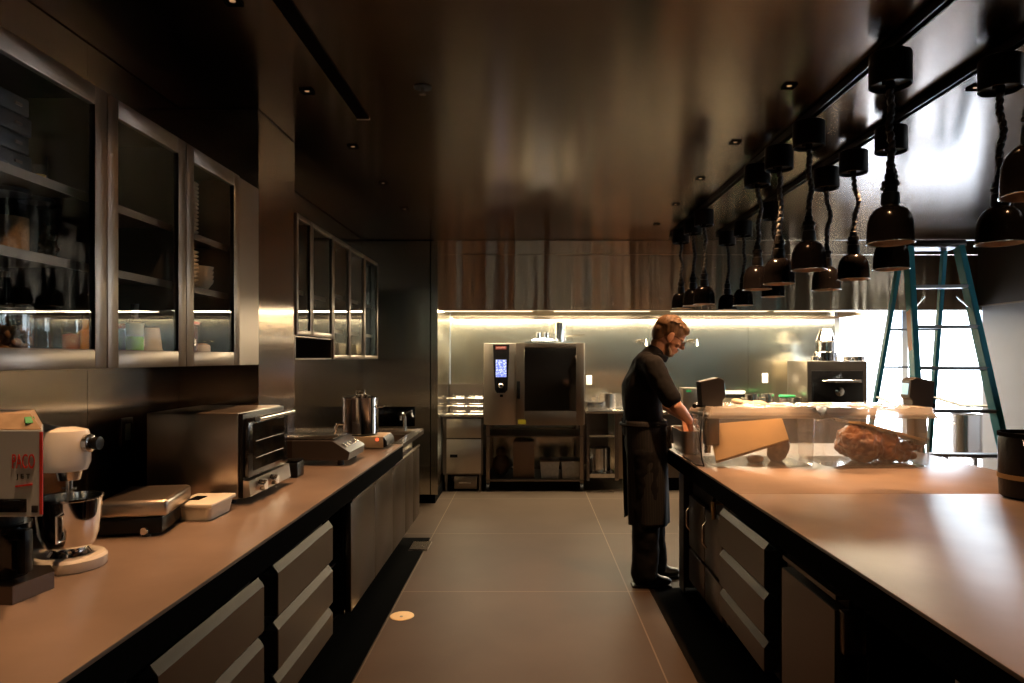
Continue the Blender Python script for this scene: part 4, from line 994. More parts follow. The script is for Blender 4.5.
# frozen-food processor
t = thing('frozen_food_processor', 'tall countertop frozen-food processor with grey-blue side at the left edge', 'machine', (-1.35, 1.75, ZW))
MB().prism([(-1.56, 1.655), (-1.25, 1.655), (-1.235, 1.78), (-1.28, 1.83), (-1.56, 1.83)], 'Z', ZW, .945).build('base', DARKST, t)
MB().box(-1.56, -1.42, 1.66, 1.86, .945, 1.12, .006).build('column', BLACK, t)
hd = MB().prism([(-1.56, 1.66), (-1.18, 1.66), (-1.30, 1.83), (-1.56, 1.83)], 'Z', 1.113, 1.325)
hd = hd.build('housing', mat('grey-blue panel', (.52, .60, .68), .35), t, bevel=.004)
m = MB(); A = [(-1.56, 1.662), (-1.184, 1.662), (-1.302, 1.828), (-1.56, 1.828)]; B = [(-1.56, 1.70), (-1.24, 1.70), (-1.32, 1.825), (-1.56, 1.825)]
va = [m.bm.verts.new((p[0], p[1], 1.326)) for p in A]; vb = [m.bm.verts.new((p[0], p[1], 1.362)) for p in B]
m.bm.faces.new(va); m.bm.faces.new(vb)
for i in range(4): m.bm.faces.new((va[i], va[(i+1) % 4], vb[(i+1) % 4], vb[i]))
lid = m.build('top_cover', mat('brown-tinted cover', (.40, .30, .20), .4, noise=.2, nscale=30), t)
MB().bar((-1.235, 1.690, 1.3535), (-1.22, 1.675, 1.340), .02, .003).build('green_sticker', bpy.data.materials['green'], lid)
RED = mat('red marker', (.65, .05, .04), .5)
MB().box(-1.186, -1.179, 1.657, 1.66, 1.12, 1.32).build('red_edge', RED, hd)
text('PACO', .050, (-1.226, 1.6585, 1.247), (PI/2, 0, 0), RED, hd, sx=.42)
text('J E T', .017, (-1.226, 1.6585, 1.212), (PI/2, 0, 0), BLACK, hd)
MB().bar((-1.245, 1.6585, 1.188), (-1.205, 1.6585, 1.193), .003, .004).build('underline', RED, hd)
MB().box(-1.29, -1.218, 1.655, 1.66, 1.125, 1.158, .002).build('button_strip', BLACKG, hd)
MB().box(-1.205, -1.19, 1.655, 1.66, 1.125, 1.142, .002).build('switch', RUBBER, hd)
MB().lathe([(0, .946), (.055, .946), (.06, .96), (.06, 1.06), (.064, 1.065), (.064, 1.08), (0, 1.08)], (-1.34, 1.74, 0), 30).build('beaker', BLACKG, t)
MB().cyl((-1.34, 1.74, 1.08), (-1.34, 1.74, 1.113), .045).build('beaker_lid', RUBBER, t)
MB().box(-1.275, -1.252, 1.70, 1.73, .96, 1.07, .006).box(-1.30, -1.255, 1.70, 1.73, 1.045, 1.07, .004).build('handle', BLACK, t)
# stand mixer
mx_, my_ = -1.37, 2.03
t = thing('stand_mixer', 'white stand mixer with a polished steel bowl', 'mixer', (mx_, my_, ZW))
MB().lathe([(0, ZW), (.092, ZW), (.095, ZW+.006), (.095, ZW+.028), (.088, ZW+.036), (0, ZW+.036)], (mx_, my_, 0), 40).box(-1.62, mx_, my_-.07, my_+.07, ZW, ZW+.034, .01).build('base', WHITE, t)
MB().prism([(-1.62, ZW+.03), (-1.53, ZW+.03), (-1.52, 1.18), (-1.62, 1.20)], 'Y', my_-.055, my_+.055).build('column', WHITE, t, bevel=.015)
hd = MB().lathe([(0, 0), (.035, .002), (.052, .012), (.060, .04), (.064, .10), (.064, .20), (.056, .245), (.03, .26), (0, .262)], (-1.635, my_, 1.245), 36, 'X').lathe([(0, 1.175), (.058, 1.178), (.066, 1.20), (.066, 1.27), (.060, 1.292), (.03, 1.30), (0, 1.301)], (-1.385, my_, 0), 32).build('motor_head', WHITE, t)
MB().lathe([(0, 0), (.026, 0), (.026, .014), (.020, .018), (0, .018)], (-1.322, my_, 1.255), 24, 'X').build('hub_cap', CHROMED, hd)
MB().lathe([(0, 0), (.017, 0), (.019, .02), (0, .022)], (-1.302, my_, 1.255), 20, 'X').build('hub_knob', BLACK, hd)
MB().lathe([(0, 0), (.020, 0), (.020, .002), (0, .002)], (-1.425, my_-.0685, 1.245), 28, '-Y').build('badge', mat('navy badge', (.02, .03, .16), .3), hd)
MB().cyl((mx_, my_, 1.15), (mx_, my_, 1.178), .028, .034).cyl((mx_, my_, 1.08), (mx_, my_, 1.15), .009).cyl((mx_-.02, my_, 1.125), (mx_+.02, my_, 1.125), .004).build('drive_shaft', CHROMED, t)
bw = MB().lathe([(0, ZW+.052), (.045, ZW+.052), (.062, ZW+.062), (.076, ZW+.10), (.081, ZW+.15), (.082, ZW+.195), (.086, ZW+.197), (.086, ZW+.202), (.080, ZW+.200), (.079, ZW+.15), (.074, ZW+.10), (.06, ZW+.066), (0, ZW+.058)], (mx_, my_, 0), 48).lathe([(0, ZW+.037), (.055, ZW+.037), (.045, ZW+.052), (0, ZW+.052)], (mx_, my_, 0), 32).build('bowl', CHROME, t)
MB().tube([(mx_+.03, my_-.076, ZW+.165), (mx_+.035, my_-.105, ZW+.165), (mx_+.035, my_-.105, ZW+.095), (mx_+.03, my_-.07, ZW+.095)], .006, 8).build('bowl_handle', CHROME, bw)
t.location = (mx_+.05, my_-.065, ZW)
# weighing machine / sealer
t = thing('vacuum_sealer', 'low black machine with a brushed steel lid on the left worktop', 'sealer', (-1.35, 2.43, ZW))
MB().box(-1.53, -1.225, 2.27, 2.57, ZW+.008, .965, .008, rz=.2).build('base', BLACK, t)
MB().box(-1.42, -1.205, 2.27, 2.565, .966, 1.025, .016, seg=3, rz=.2).build('lid', BODYST, t)
MB().box(-1.555, -1.455, 2.25, 2.53, .966, 1.0, .006, rz=.2).build('rear_cover', BLACK, t)
m = MB()
for x in (-1.50, -1.25):
    for y in (2.30, 2.54): m.cyl((x, y, ZW), (x, y, ZW+.009), .014)
m.build('foot', RUBBER, t)
MB().cyl((-1.24, 2.262, .925), (-1.24, 2.272, .925), .012).cyl((-1.225, 2.33, .93), (-1.218, 2.33, .93), .02).build('knob', CHROMED, t)
t.location.x -= .035
# white tub
t = thing('label_tub', 'small white lidded tub with dark label beside the countertop oven', 'tub', (-1.235, 2.6, ZW))
m = MB(); skin(m, [rr(-1.298, -1.172, 2.515, 2.695, ZW), rr(-1.306, -1.164, 2.505, 2.705, .948)], True, True); m.build('body', CREAM, t)
ld = MB().box(-1.313, -1.157, 2.498, 2.712, .949, .965, .006).build('lid', CREAM, t)
MB().box(-1.28, -1.24, 2.57, 2.64, .965, .967).build('label', BLACKM, ld)
# countertop oven
t = thing('countertop_oven', 'large stainless countertop convection oven facing the aisle', 'oven', (-1.35, 3.03, ZW))
X0, X1, Y0, Y1, Z0, Z1 = -1.56, -1.165, 2.79, 3.27, ZW+.02, 1.275
MB().box(X0, X1-.02, Y0, Y1, Z0, Z1, .005).build('body', BODYST, t)
m = MB()
for x in (X0+.04, X1-.06):
    for y in (Y0+.04, Y1-.04): m.cyl((x, y, ZW), (x, y, Z0+.002), .015)
m.build('foot', RUBBER, t)
MB().box(X1-.02, X1-.002, Y0+.004, Y1-.004, Z0+.004, Z1-.004, .003).build('front_frame', BLACK, t)
dd = MB().box(X1, X1+.018, Y0+.012, Y1-.012, 1.005, 1.25, .003).build('door', BLACKG, t)
MB().box(X1+.018, X1+.020, Y0+.06, Y1-.06, 1.03, 1.225).build('door_glass', mat('dark oven glass', (.012, .009, .006), .05, 0, .8), dd)
MB().cyl((X1+.05, Y0+.03, 1.248), (X1+.05, Y1-.03, 1.248), .012).bar((X1+.01, Y0+.06, 1.245), (X1+.05, Y0+.06, 1.248), .02, .012).bar((X1+.01, Y1-.06, 1.245), (X1+.05, Y1-.06, 1.248), .02, .012).build('door_handle', CHROME, dd)
MB().prism([(X1-.001, Z0+.004), (X1+.03, Z0+.012), (X1+.022, .995), (X1-.001, 1.0)], 'Y', Y0+.004, Y1-.004).build('control_strip', BODYST, t)
for k, y in enumerate((2.90, 3.03)):
    MB().lathe([(0, 0), (.024, 0), (.021, .028), (0, .03)], (X1+.026, y, .962), 24, 'X').build('control_knob', CHROME, t)
# rack bars seen behind glass
m = MB()
for z in (1.08, 1.15): m.tube([(X1+.0215, Y0+.08, z), (X1+.0215, Y1-.08, z)], .0015, 6)
m.build('rack_line', DARKST, dd)
# little black box beyond the oven
t = thing('small_black_box', 'small black box on the worktop behind the countertop oven', 'box', (-1.19, 3.5, ZW))
MB().box(-1.24, -1.155, 3.42, 3.52, ZW, .975, .004).build('body', BLACK, t); MB().box(-1.238, -1.157, 3.422, 3.518, .975, .985, .003).build('lid', BLACKM, t)
# induction hob
t = thing('induction_hob', 'black tabletop induction hob with slanted buttons on the left worktop', 'hob', (-1.2, 3.98, ZW))
HX0, HX1, HY0, HY1 = -1.42, -.99, 3.79, 4.15
MB().prism([(HX0, ZW+.03), (HX1-.01, ZW+.03), (HX1, ZW+.075), (HX1-.10, ZW+.14), (HX0, ZW+.14)], 'Y', HY0, HY1).build('body', mat('hob housing', (.03, .024, .02), .35, 0, .5), t, bevel=.003)
MB().box(HX0+.02, HX1-.09, HY0+.01, HY1-.01, ZW+.141, ZW+.150, .002).build('glass_top', mat('hob glass', (.02, .018, .016), .10, 0, .8), t)
m = MB()
for k in range(5):
    y = HY0+.05+k*.062; m.bar((HX1-.045, y, ZW+.107), (HX1-.045, y+.03, ZW+.107), .03, .008, up=(.55, 0, .83))
m.build('button', CHROMED, t)
m = MB()
for x in (HX0+.04, HX1-.06):
    for y in (HY0+.04, HY1-.04): m.cyl((x, y, ZW), (x, y, ZW+.031), .018)
m.build('foot', RUBBER, t)
# portable burner with pot
t = thing('portable_burner', 'cream portable burner with a red light under the steel pot', 'burner', (-1.08, 4.6, ZW))
MB().box(-1.30, -.95, 4.48, 4.74, ZW+.004, .985, .008).build('body', mat('beige enamel', (.50, .42, .30), .4), t)
MB().lathe([(0, .985), (.10, .985), (.10, .992), (0, .992)], (-1.13, 4.60, 0), 32).build('hot_plate', BLACK, t)
MB().prism([(-.95, ZW+.01), (-.925, ZW+.02), (-.93, .955), (-.95, .98)], 'Y', 4.485, 4.735).build('control_panel', BLACK, t)
MB().lathe([(0, 0), (.012, 0), (.010, .006), (0, .006)], (-.99, 4.478, .965), 14, '-Y').build('indicator', mat('red indicator', (.6, .05, .03), .3, emit=(1, .15, .05), es=1.2), t)
t = can('steel_pot', 'tall lidded stainless pot on the portable burner', -1.13, 4.60, .993, .118, .235, CHROME, lid=True, handles=1)
MB().tube([(-1.235, 4.56, 1.06), (-1.27, 4.55, 1.06), (-1.285, 4.55, 1.02), (-1.285, 4.55, .99)], .010, 8).build('spigot', CHROME, t)

# ================================================================ contents of the glass cupboards
SH = (1.489, 1.791, 2.006)
def jar(name, label, x, y, z, r, hh, fill, fh, mt, cat='jar', grp=None, lid=BLACK):
    t = thing(name, label, cat, (x, y, z), grp)
    MB().lathe([(0, 0), (r, 0), (r, hh), (r-.003, hh), (r-.003, .004), (0, .004)], (x, y, z), 28).build('glass', GLASS, t)
    if lid: MB().lathe([(0, hh+.001), (r+.002, hh+.001), (r+.002, hh+.012), (r-.004, hh+.016), (0, hh+.016)], (x, y, z), 28).build('lid', lid, t)
    if fill:
        if fill == 'bits':
            rnd = random.Random(int(y*1000)); m = MB()
            n = 70
            for k in range(n):
                a_ = rnd.uniform(0, 6.28); q = (r-.012)*math.sqrt(rnd.random()); m.ball((x+q*math.cos(a_), y+q*math.sin(a_), z+.012+fh*rnd.random()), (.010+.004*rnd.random(), .009, .006), 8, (rnd.random()*3, rnd.random()*3, 0))
            o = m.build('filling', mt, t); o['kind'] = 'stuff'
        else:
            MB().lathe([(0, .005), (r-.004, .005), (r-.004, fh), (0, fh+.004)], (x, y, z), 24).build('filling', mt, t)
    return t
OATS = mat('tan grains', (.42, .26, .12), .8, noise=.3, nscale=120)
CHIPS = mat('brown dried chips', (.30, .12, .05), .6, noise=.3, nscale=60)
NUTS = mat('brown nuts', (.28, .13, .05), .5, noise=.3, nscale=60)
ORNG = mat('orange-red powder', (.50, .10, .03), .7)
YELL = mat('golden oil', (.75, .36, .04), .3)
DGL = mat('dark bottle glass', (.006, .006, .005), .08, 0, .7)
XC = -1.45
jar('storage_jar', 'clear jar half full of tan grains on the middle shelf', XC, 1.90, SH[1], .055, .165, 'solid', .10, OATS, grp=None)
jar('storage_jar', 'empty clear jar with black lid between grains and brown chips', XC, 2.015, SH[1], .045, .165, None, 0, None)
jar('storage_jar', 'clear jar of dried brown chips on the middle shelf', XC-.02, 2.115-.02, SH[1], .033, .165, 'bits', .10, CHIPS)
jar('storage_jar', 'wide clear jar of brown nuts on the bottom shelf', XC+.055, 1.845, SH[0], .050, .13, 'bits', .085, NUTS)
jar('storage_jar', 'clear jar with dark brown contents behind the nuts', XC-.06, 1.93, SH[0], .040, .14, 'solid', .09, mat('dark beans', (.08, .03, .02), .6))
jar('storage_jar', 'tall clear empty tumbler jar next to the nuts', XC+.05, 1.955, SH[0], .028, .125, None, 0, None, lid=None)
jar('storage_jar', 'narrow clear empty jar at the middle of the bottom shelf', XC+.02, 2.015, SH[0], .026, .13, None, 0, None, lid=None)
jar('storage_jar', 'clear jar of orange-red powder on the bottom shelf', XC+.088, 2.035, SH[0], .026, .125, 'solid', .08, ORNG, lid=None)
# golden oil bottle
def bottle(label, x, y, z, r, hh, nr, nh, m_, capm, lab=None, labm=None, name='bottle'):
    t = thing(name, label, 'bottle', (x, y, z))
    MB().lathe([(0, 0), (r, 0), (r, hh*.8), (r*.85, hh*.92), (nr, hh), (nr, hh+nh), (0, hh+nh)], (x, y, z), 26).build('body', m_, t)
    MB().lathe([(0, hh+nh), (nr+.002, hh+nh), (nr+.002, hh+nh+.018), (0, hh+nh+.018)], (x, y, z), 18).build('cap', capm, t)
    if lab: MB().lathe([(r+.0005, lab[0]), (r+.001, lab[0]), (r+.001, lab[1]), (r+.0005, lab[1])], (x, y, z), 26, close=True).build('paper_label', labm, t)
    return t
bottle('golden oil bottle at the right of the bottom shelf, nearest cupboard', XC+.090, 2.100, SH[0], .024, .10, .010, .03, YELL, BLACK)
bottle('dark wine-like bottle behind the orange powder jar', XC-.10, 2.03, SH[0], .036, .19, .013, .06, DGL, CHROMED)
bottle('dark tall bottle at the left inside the second cupboard', XC-.0, 2.27, SH[0], .036, .17, .013, .07, DGL, CHROMED)
bottle('dark short bottle in front of the tall dark one', XC+.07, 2.24, SH[0], .030, .10, .012, .03, DGL, CHROMED)
LIME = mat('lime label', (.25, .70, .02), .5)
b = bottle('green-labelled bottle beside the stacked white cups', XC+.090, 2.362, SH[0], .026, .155, .011, .025, DGL, DGL, (.025, .085), LIME)
MB().lathe([(.0265, .086), (.027, .086), (.027, .13), (.0265, .13)], (XC+.090, 2.362, SH[0]), 26, close=True).build('pale_label', mat('pale blue label', (.55, .75, .75), .5), b)
CUPM = mat('pale paper cup', (.62, .58, .48), .7)
for k in range(6):
    x, y, z = XC+.082, 2.485, SH[0]+.007*k
    ord_ = ['lowest', 'second from the bottom', 'third from the bottom', 'fourth from the bottom', 'second from the top', 'topmost'][k]
    t = MB().lathe([(.034, 0), (.036, 0), (.036, .006), (.033, .006), (.024, .085), (0, .085), (0, .083), (.023, .083)], (x, y, z+.0005), 28).build('paper_cup', CUPM)
    tag(t, 'pale upturned cup, %s of the stack by the green-labelled bottle' % ord_, 'cup', 'stacked cups in the second cupboard')
jar('red_lidded_jar', 'clear jar with red stripe behind the stacked cups', XC-.06, 2.52, SH[0], .035, .12, None, 0, None, lid=mat('red lid', (.5, .03, .03), .5))
# black case boxes on top shelf
for k in range(4):
    z = SH[2]+.052*k
    t = thing('black_case', 'flat black case box, %s of the pile on the top shelf' % ['lowest', 'second from the bottom', 'second from the top', 'topmost'][k], 'box', (XC, 1.80, z), 'black cases on the top shelf')
    MB().box(-1.60, -1.38, 1.66, 1.90-.01*(k % 2), z+.0005, z+.050, .004).build('body', mat('blue-black case', (.018, .022, .028), .45) if k == 0 else bpy.data.materials['blue-black case'], t)
    MB().box(-1.38, -1.377, 1.835, 1.86, z+.022, z+.030).build('clasp', DARKST, t)
t = thing('shot_glass', 'small amber glass on the top shelf beside the black cases', 'glass', (XC, 1.95, SH[2]))
MB().lathe([(0, 0), (.016, 0), (.02, .045), (.018, .045), (.014, .006), (0, .006)], (XC+.05, 1.96, SH[2]), 20).build('bowl', GLASS, t); MB().lathe([(0, .007), (.013, .007), (.014, .02), (0, .02)], (XC+.05, 1.96, SH[2]), 16).build('drink', YELL, t)
t = thing('wire_skewer_stand', 'thin steel rod standing on the top shelf', 'rod', (XC, 2.06, SH[2]))
MB().cyl((XC, 2.06, SH[2]), (XC, 2.06, SH[2]+.10), .0025, seg=8).build('rod', CHROME, t); MB().lathe([(0, 0), (.02, 0), (.018, .006), (0, .008)], (XC, 2.06, SH[2]), 18).build('base', CHROMED, t)
# plates: two stacks in the third cupboard
PLM = mat('white glazed plate', (.66, .58, .44), .25, 0, .5)
pm = None
def plate(x, y, z, r, label, grp):
    global pm
    if pm is None:
        m = MB().lathe([(0, 0), (.055, 0), (.06, .003), (.098, .013), (.1, .015), (.097, .016), (.06, .007), (0, .006)], (0, 0, 0), 36)
        pm = m.build('plate', PLM); o = pm
    else:
        o = pm.copy(); COL.objects.link(o)
    o.location = (x, y, z); o.scale = (r/.1, r/.1, 1)
    tag(o, label, 'plate', grp)
for k in range(13): plate(-1.455, 2.80, SH[2]+.001+k*.0165, .095, 'pale plate in the tall stack on the top shelf of the third cupboard', 'tall plate stack on the top shelf')
for k in range(9): plate(-1.455, 2.80, SH[1]+.001+k*.0165, .095, 'pale plate in the stack on the middle shelf of the third cupboard', 'plate stack on the middle shelf')
bm_ = None
for k in range(4):
    z = SH[1]+.001+k*.019
    if bm_ is None:
        o = bm_ = MB().lathe([(0, 0), (.025, 0), (.03, .004), (.05, .03), (.056, .045), (.053, .045), (.045, .028), (.027, .007), (0, .006)], (0, 0, 0), 30).build('bowl', PLM)
    else: o = bm_.copy(); COL.objects.link(o)
    o.location = (-1.42, 2.955, z)
    tag(o, 'pale small bowl in the stack beside the middle-shelf plates', 'bowl', 'nested bowls on the middle shelf')
t = thing('clear_tub', 'clear pinkish tub with a bright red lid edge in the third cupboard', 'tub', (-1.46, 2.80, SH[0]))
MB().box(-1.58, -1.38, 2.69, 2.86, SH[0], SH[0]+.15, .008).build('body', glass('pinkish plastic', (.75, .45, .40), .05, 1, (.5, .2, .16), .35), t); MB().box(-1.585, -1.375, 2.685, 2.865, SH[0]+.15, SH[0]+.162, .003).build('lid', mat('bright red lid', (.75, .02, .03), .4, ), t)
t = thing('gold_tin', 'small pale gold tin at the right of the third cupboard floor', 'tin', (-1.40, 2.93, SH[0]))
MB().lathe([(0, 0), (.03, 0), (.034, .01), (.034, .06), (.03, .068), (0, .068)], (-1.40, 2.93, SH[0]), 26).build('body', CREAM, t); MB().lathe([(0, .068), (.022, .068), (.022, .074), (0, .074)], (-1.40, 2.93, SH[0]), 20).build('lid', COPPER, t)
# far cupboards: plate stacks
k0 = [('slim cupboard behind the pier', 4.0, 1.652, 7), ('slim cupboard behind the pier, upper shelf', 4.0, 1.902, 4), ('cupboard above the open niche', 4.33, 1.652, 7), ('cupboard above the open niche, upper shelf', 4.33, 1.902, 6), ('cupboard just past the niche', 4.78, 1.702, 7), ('second cupboard past the niche', 5.2, 1.702, 8)]
for nm, y, z, n in k0:
    for k in range(n): plate(-1.46, y, z+k*.0165, .09, 'pale plate in the stack in the '+nm, 'plate stack in the '+nm)

# ================================================================ the cook
# figure faces +X, standing at the island; Y is across his shoulders (right side nearer the camera)
CX, CY = .775, 4.57
t_cook = thing('person', 'cook in black chef jacket and long dark apron bending over the steel pan', 'person', (CX, CY, 0))
def cap(m, p, q, r0, r1, n=9):
    p, q = Vector(p), Vector(q)
    for i in range(n+1):
        u = i/n; m.ball(p.lerp(q, u), r0+(r1-r0)*u, 16)
def capE(m, p, q, s0, s1, n=10, rot=None):
    p, q = Vector(p), Vector(q)
    for i in range(n+1):
        u = i/n; u2 = u*u*(3-2*u); m.ball(p.lerp(q, u), tuple(a+(b-a)*u2 for a, b in zip(s0, s1)), 20, rot)
def remesh(o, vs, smooth=6, fac=.6):
    r = o.modifiers.new('r', 'REMESH'); r.mode = 'VOXEL'; r.voxel_size = vs; r.use_smooth_shade = True
    s_ = o.modifiers.new('s', 'SMOOTH'); s_.iterations = smooth; s_.factor = fac
def wrinkle(o, st, sc, seed=0):
    tx = bpy.data.textures.new('wr%d' % seed, 'CLOUDS'); tx.noise_scale = sc; tx.noise_depth = 2
    d = o.modifiers.new('d', 'DISPLACE'); d.texture = tx; d.strength = st; d.mid_level = .5
H = lambda x, y, z: Vector((x, y, z))
pel = H(.775, CY, .95); wst = H(.765, CY, 1.08); chs = H(.775, CY, 1.30); nk = H(.850, CY, 1.492); 
HS = 1.09; hc = H(.948, CY-.01, 1.638)           # head centre
pitch = math.radians(32)
HR = Matrix.Rotation(pitch, 3, 'Y') @ Matrix.Identity(3)   # nose down
HR = Matrix.Rotation(math.radians(-8), 3, 'Z') @ HR
def hp(x, y, z): return hc + HR @ (Vector((x, y, z))*HS)       # head-local: x forward, y to his left, z up
# arms
shR, shL = H(.80, CY-.19, 1.450), H(.815, CY+.19, 1.44)
elR, elL = H(.935, CY-.245, 1.195), H(.945, CY+.22, 1.19)
wrR, wrL = H(1.045, CY-.135, 1.095), H(1.06, CY+.02, 1.095)
m = MB()
# torso and legs underneath the clothes (slim, fully covered)
capE(m, pel, wst, (.09, .13, .10), (.085, .12, .09)); capE(m, wst, chs, (.085, .12, .09), (.10, .14, .10))
cap(m, chs+H(0, 0, .08), nk+H(0, 0, -.02), .075, .058)
cap(m, nk, hp(-.035, 0, -.075), .060, .056)
# head: skull, face, jaw
for c_, r_ in (((-.012, 0, .028), (.098, .080, .088)), ((.030, 0, .010), (.060, .062, .080)), ((.030, 0, -.045), (.055, .052, .055)), ((.050, 0, -.078), (.032, .036, .026)), ((.052, 0, .040), (.034, .052, .034)), ((-.03, 0, -.03), (.06, .06, .05))):
    m.ball(hp(*c_), r_, 28, HR.to_euler())
# nose, brow, lips, cheekbones
m.ball(hp(.093, 0, -.018), (.016, .013, .012), 12, HR.to_euler()); cap(m, hp(.086, 0, .016), hp(.103, 0, -.016), .009, .011, 5)
m.ball(hp(.078, 0, -.050), (.012, .024, .009), 12, HR.to_euler()); m.ball(hp(.076, 0, -.060), (.011, .020, .008), 12, HR.to_euler())
for s_ in (-1, 1):
    m.ball(hp(.068, s_*.028, .024), (.016, .024, .008), 12, HR.to_euler()); m.ball(hp(.062, s_*.038, -.016), (.020, .018, .016), 12, HR.to_euler())
    # ear
    m.ball(hp(.000, s_*.082, .000), (.022, .010, .036), 14, (HR @ Matrix.Rotation(s_*.25, 3, 'Z')).to_euler()); m.ball(hp(.004, s_*.080, -.026), (.011, .009, .013), 10)
# arms
for sh, el, wr in ((shR, elR, wrR), (shL, elL, wrL)):
    cap(m, sh, el, .052, .043, 12); cap(m, el, el.lerp(wr, .35), .043, .042, 8); cap(m, el.lerp(wr, .35), wr, .042, .027, 12)
# hands: palm + 4 fingers + thumb
def hand(m, wr, d, n, side, curl=.5, L=.095):
    """d: finger direction, n: palm normal (towards what is held), side: direction of the thumb"""
    d, n = d.normalized(), n.normalized(); sdv = side.normalized()
    for k in range(6):
        u = k/5
        for v in (-1, -.33, .33, 1):
            m.ball(wr+d*(.012+.072*u)+sdv*v*(.016+.012*u)+n*.004, .0155-.002*abs(v), 12)
    for i, (off, ln) in enumerate(((.030, .072), (.010, .080), (-.011, .074), (-.031, .058))):
        b_ = wr+d*.082+sdv*off; a_ = d.copy(); p = b_
        spread = sdv*(off*1.2)
        for seg, (fr, bend) in enumerate(((.42, curl*.5), (.32, curl*.9), (.26, curl*.8))):
            ang = bend; a_ = (a_*math.cos(ang)+n*math.sin(ang)).normalized()
            # keep n perpendicular to current direction
            q = p+(a_+spread*.6).normalized()*ln*fr
            cap(m, p, q, .0092-.0008*seg, .0086-.0010*seg, 6); p = q
            n2 = n-a_*n.dot(a_)
            n = n2.normalized() if n2.length > .2 else n
        n = (n - d*n.dot(d)).normalized() if (n-d*n.dot(d)).length > .2 else n
    # thumb from the side of the palm near its base
    p = wr+d*.022+sdv*.026; q = p+(d*.55+sdv*.75+n*.35).normalized()*.036; r_ = q+(d*.85+sdv*.2+n*.5).normalized()*.030; s2 = r_+(d*.9+n*.45).normalized()*.024
    cap(m, p, q, .0125, .011, 6); cap(m, q, r_, .011, .0098, 6); cap(m, r_, s2, .0098, .0082, 5)
hand(m, wrR, H(.45, .35, -.62), H(-.1, .75, -.5).normalized(), H(.75, .2, .55), .55)
hand(m, wrL, H(.15, -.30, -.75), H(-.55, -.65, -.1).normalized(), H(.8, -.3, .25), .6)
body = m.build('body', SKIN, t_cook); remesh(body, .0045, 3, .5)
# eyes
m = MB()
for s_ in (-1, 1): m.ball(hp(.079, s_*.029, .010), (.009, .011, .009), 12)
m.build('eye', mat('eye', (.5, .46, .42), .2), t_cook)
# hair cap: short sandy hair, full on top and back
m = MB()
m.ball(hp(-.024, 0, .045), (.110, .090, .092), 32, HR.to_euler()); m.ball(hp(-.066, 0, .004), (.058, .079, .078), 24, HR.to_euler()); m.ball(hp(.048, 0, .080), (.044, .062, .034), 20, HR.to_euler()); m.ball(hp(-.068, 0, -.032), (.035, .052, .040), 18, HR.to_euler())
rnd = random.Random(5)
for k in range(150):
    a_ = rnd.uniform(0, 2*PI); e = rnd.uniform(.45, 1.5)
    v = Vector((-.020+.099*math.cos(e)*math.cos(a_), .082*math.cos(e)*math.sin(a_), .043+.084*math.sin(e)))
    if v.x > .045 and v.z < .075: continue
    v *= HS; m.ball(hc+HR @ v, (.016, .008, .007), 6, (rnd.uniform(-.4, .4), pitch+rnd.uniform(-.4, .4), a_))
hair = m.build('hair', HAIR, t_cook); remesh(hair, .0045, 1, .3)
# beard
m = MB(); m.ball(hp(.048, 0, -.084), (.034, .038, .026), 20, HR.to_euler()); m.ball(hp(.078, 0, -.041), (.012, .026, .007), 12, HR.to_euler())
for s_ in (-1, 1): cap(m, hp(.045, s_*.033, -.080), hp(.022, s_*.054, -.058), .017, .010, 6)
brd = m.build('beard', mat('greying sandy beard', (.36, .24, .15), .7, noise=.3, nscale=120, bump=.4), t_cook); remesh(brd, .004, 1, .3)
# glasses
m = MB()
for s_ in (-1, 1):
    pts = [hp(.096, s_*.030+.022*math.cos(a*PI/8), .010+.016*math.sin(a*PI/8)) for a in range(16)]
    m.tube(pts, .0022, 6, True); m.tube([hp(.095, s_*.052, .014), hp(.05, s_*.074, .016), hp(-.008, s_*.080, .018), hp(-.022, s_*.080, .006)], .0022, 6)
m.tube([hp(.098, -.009, .014), hp(.101, 0, .017), hp(.098, .009, .014)], .002, 6)
m.build('glasses', BLACKG, t_cook)
# jacket: torso + short sleeves + stand collar
m = MB()
capE(m, H(.770, CY, 1.02), H(.765, CY, 1.15), (.135, .175, .10), (.132, .170, .11), 6)
capE(m, H(.765, CY, 1.15), H(.765, CY, 1.30), (.132, .170, .11), (.138, .190, .11), 8, (0, .1, 0))
capE(m, H(.765, CY, 1.30), H(.79, CY, 1.40), (.138, .190, .11), (.110, .180, .085), 6, (0, .25, 0))
cap(m, H(.785, CY, 1.44), H(.835, CY, 1.515), .095, .080)
for sh, el in ((shR, elR), (shL, elL)):
    cap(m, H(sh.x-.03, CY+(sh.y-CY)*.45, sh.z+.015), sh, .075, .074, 8)
    cap(m, sh, sh.lerp(el, .80), .074, .068, 12)
jk = m.build('jacket', CLOTHB, t_cook); remesh(jk, .009, 8, .6); wrinkle(jk, .018, .09, 1)
m = MB(); prev = None
for k in range(2):
    c0 = nk+H(.004+.008*k, 0, .012+.018*k)
    m.tube([c0+Vector((.066*math.cos(a*PI/12), .068*math.sin(a*PI/12), -.022*math.cos(a*PI/12))) for a in range(24)], .013, 8, True)
cl = m.build('collar', CLOTHB, t_cook); remesh(cl, .006, 3)
# trousers
m = MB()
capE(m, H(.775, CY, 1.0), H(.775, CY, .90), (.125, .165, .09), (.125, .170, .09), 6)
fR, fL = H(.765, CY-.085, .07), H(.865, CY+.11, .07)
for hpj, kn, an in ((H(.775, CY-.085, .88), H(.775, CY-.095, .50), fR), (H(.785, CY+.085, .88), H(.835, CY+.10, .50), fL)):
    cap(m, hpj, kn, .115, .098, 14); cap(m, kn, an+H(0, 0, .02), .098, .088, 14)
tr = m.build('trousers', CLOTHB, t_cook); remesh(tr, .010, 8, .6); wrinkle(tr, .02, .12, 2)
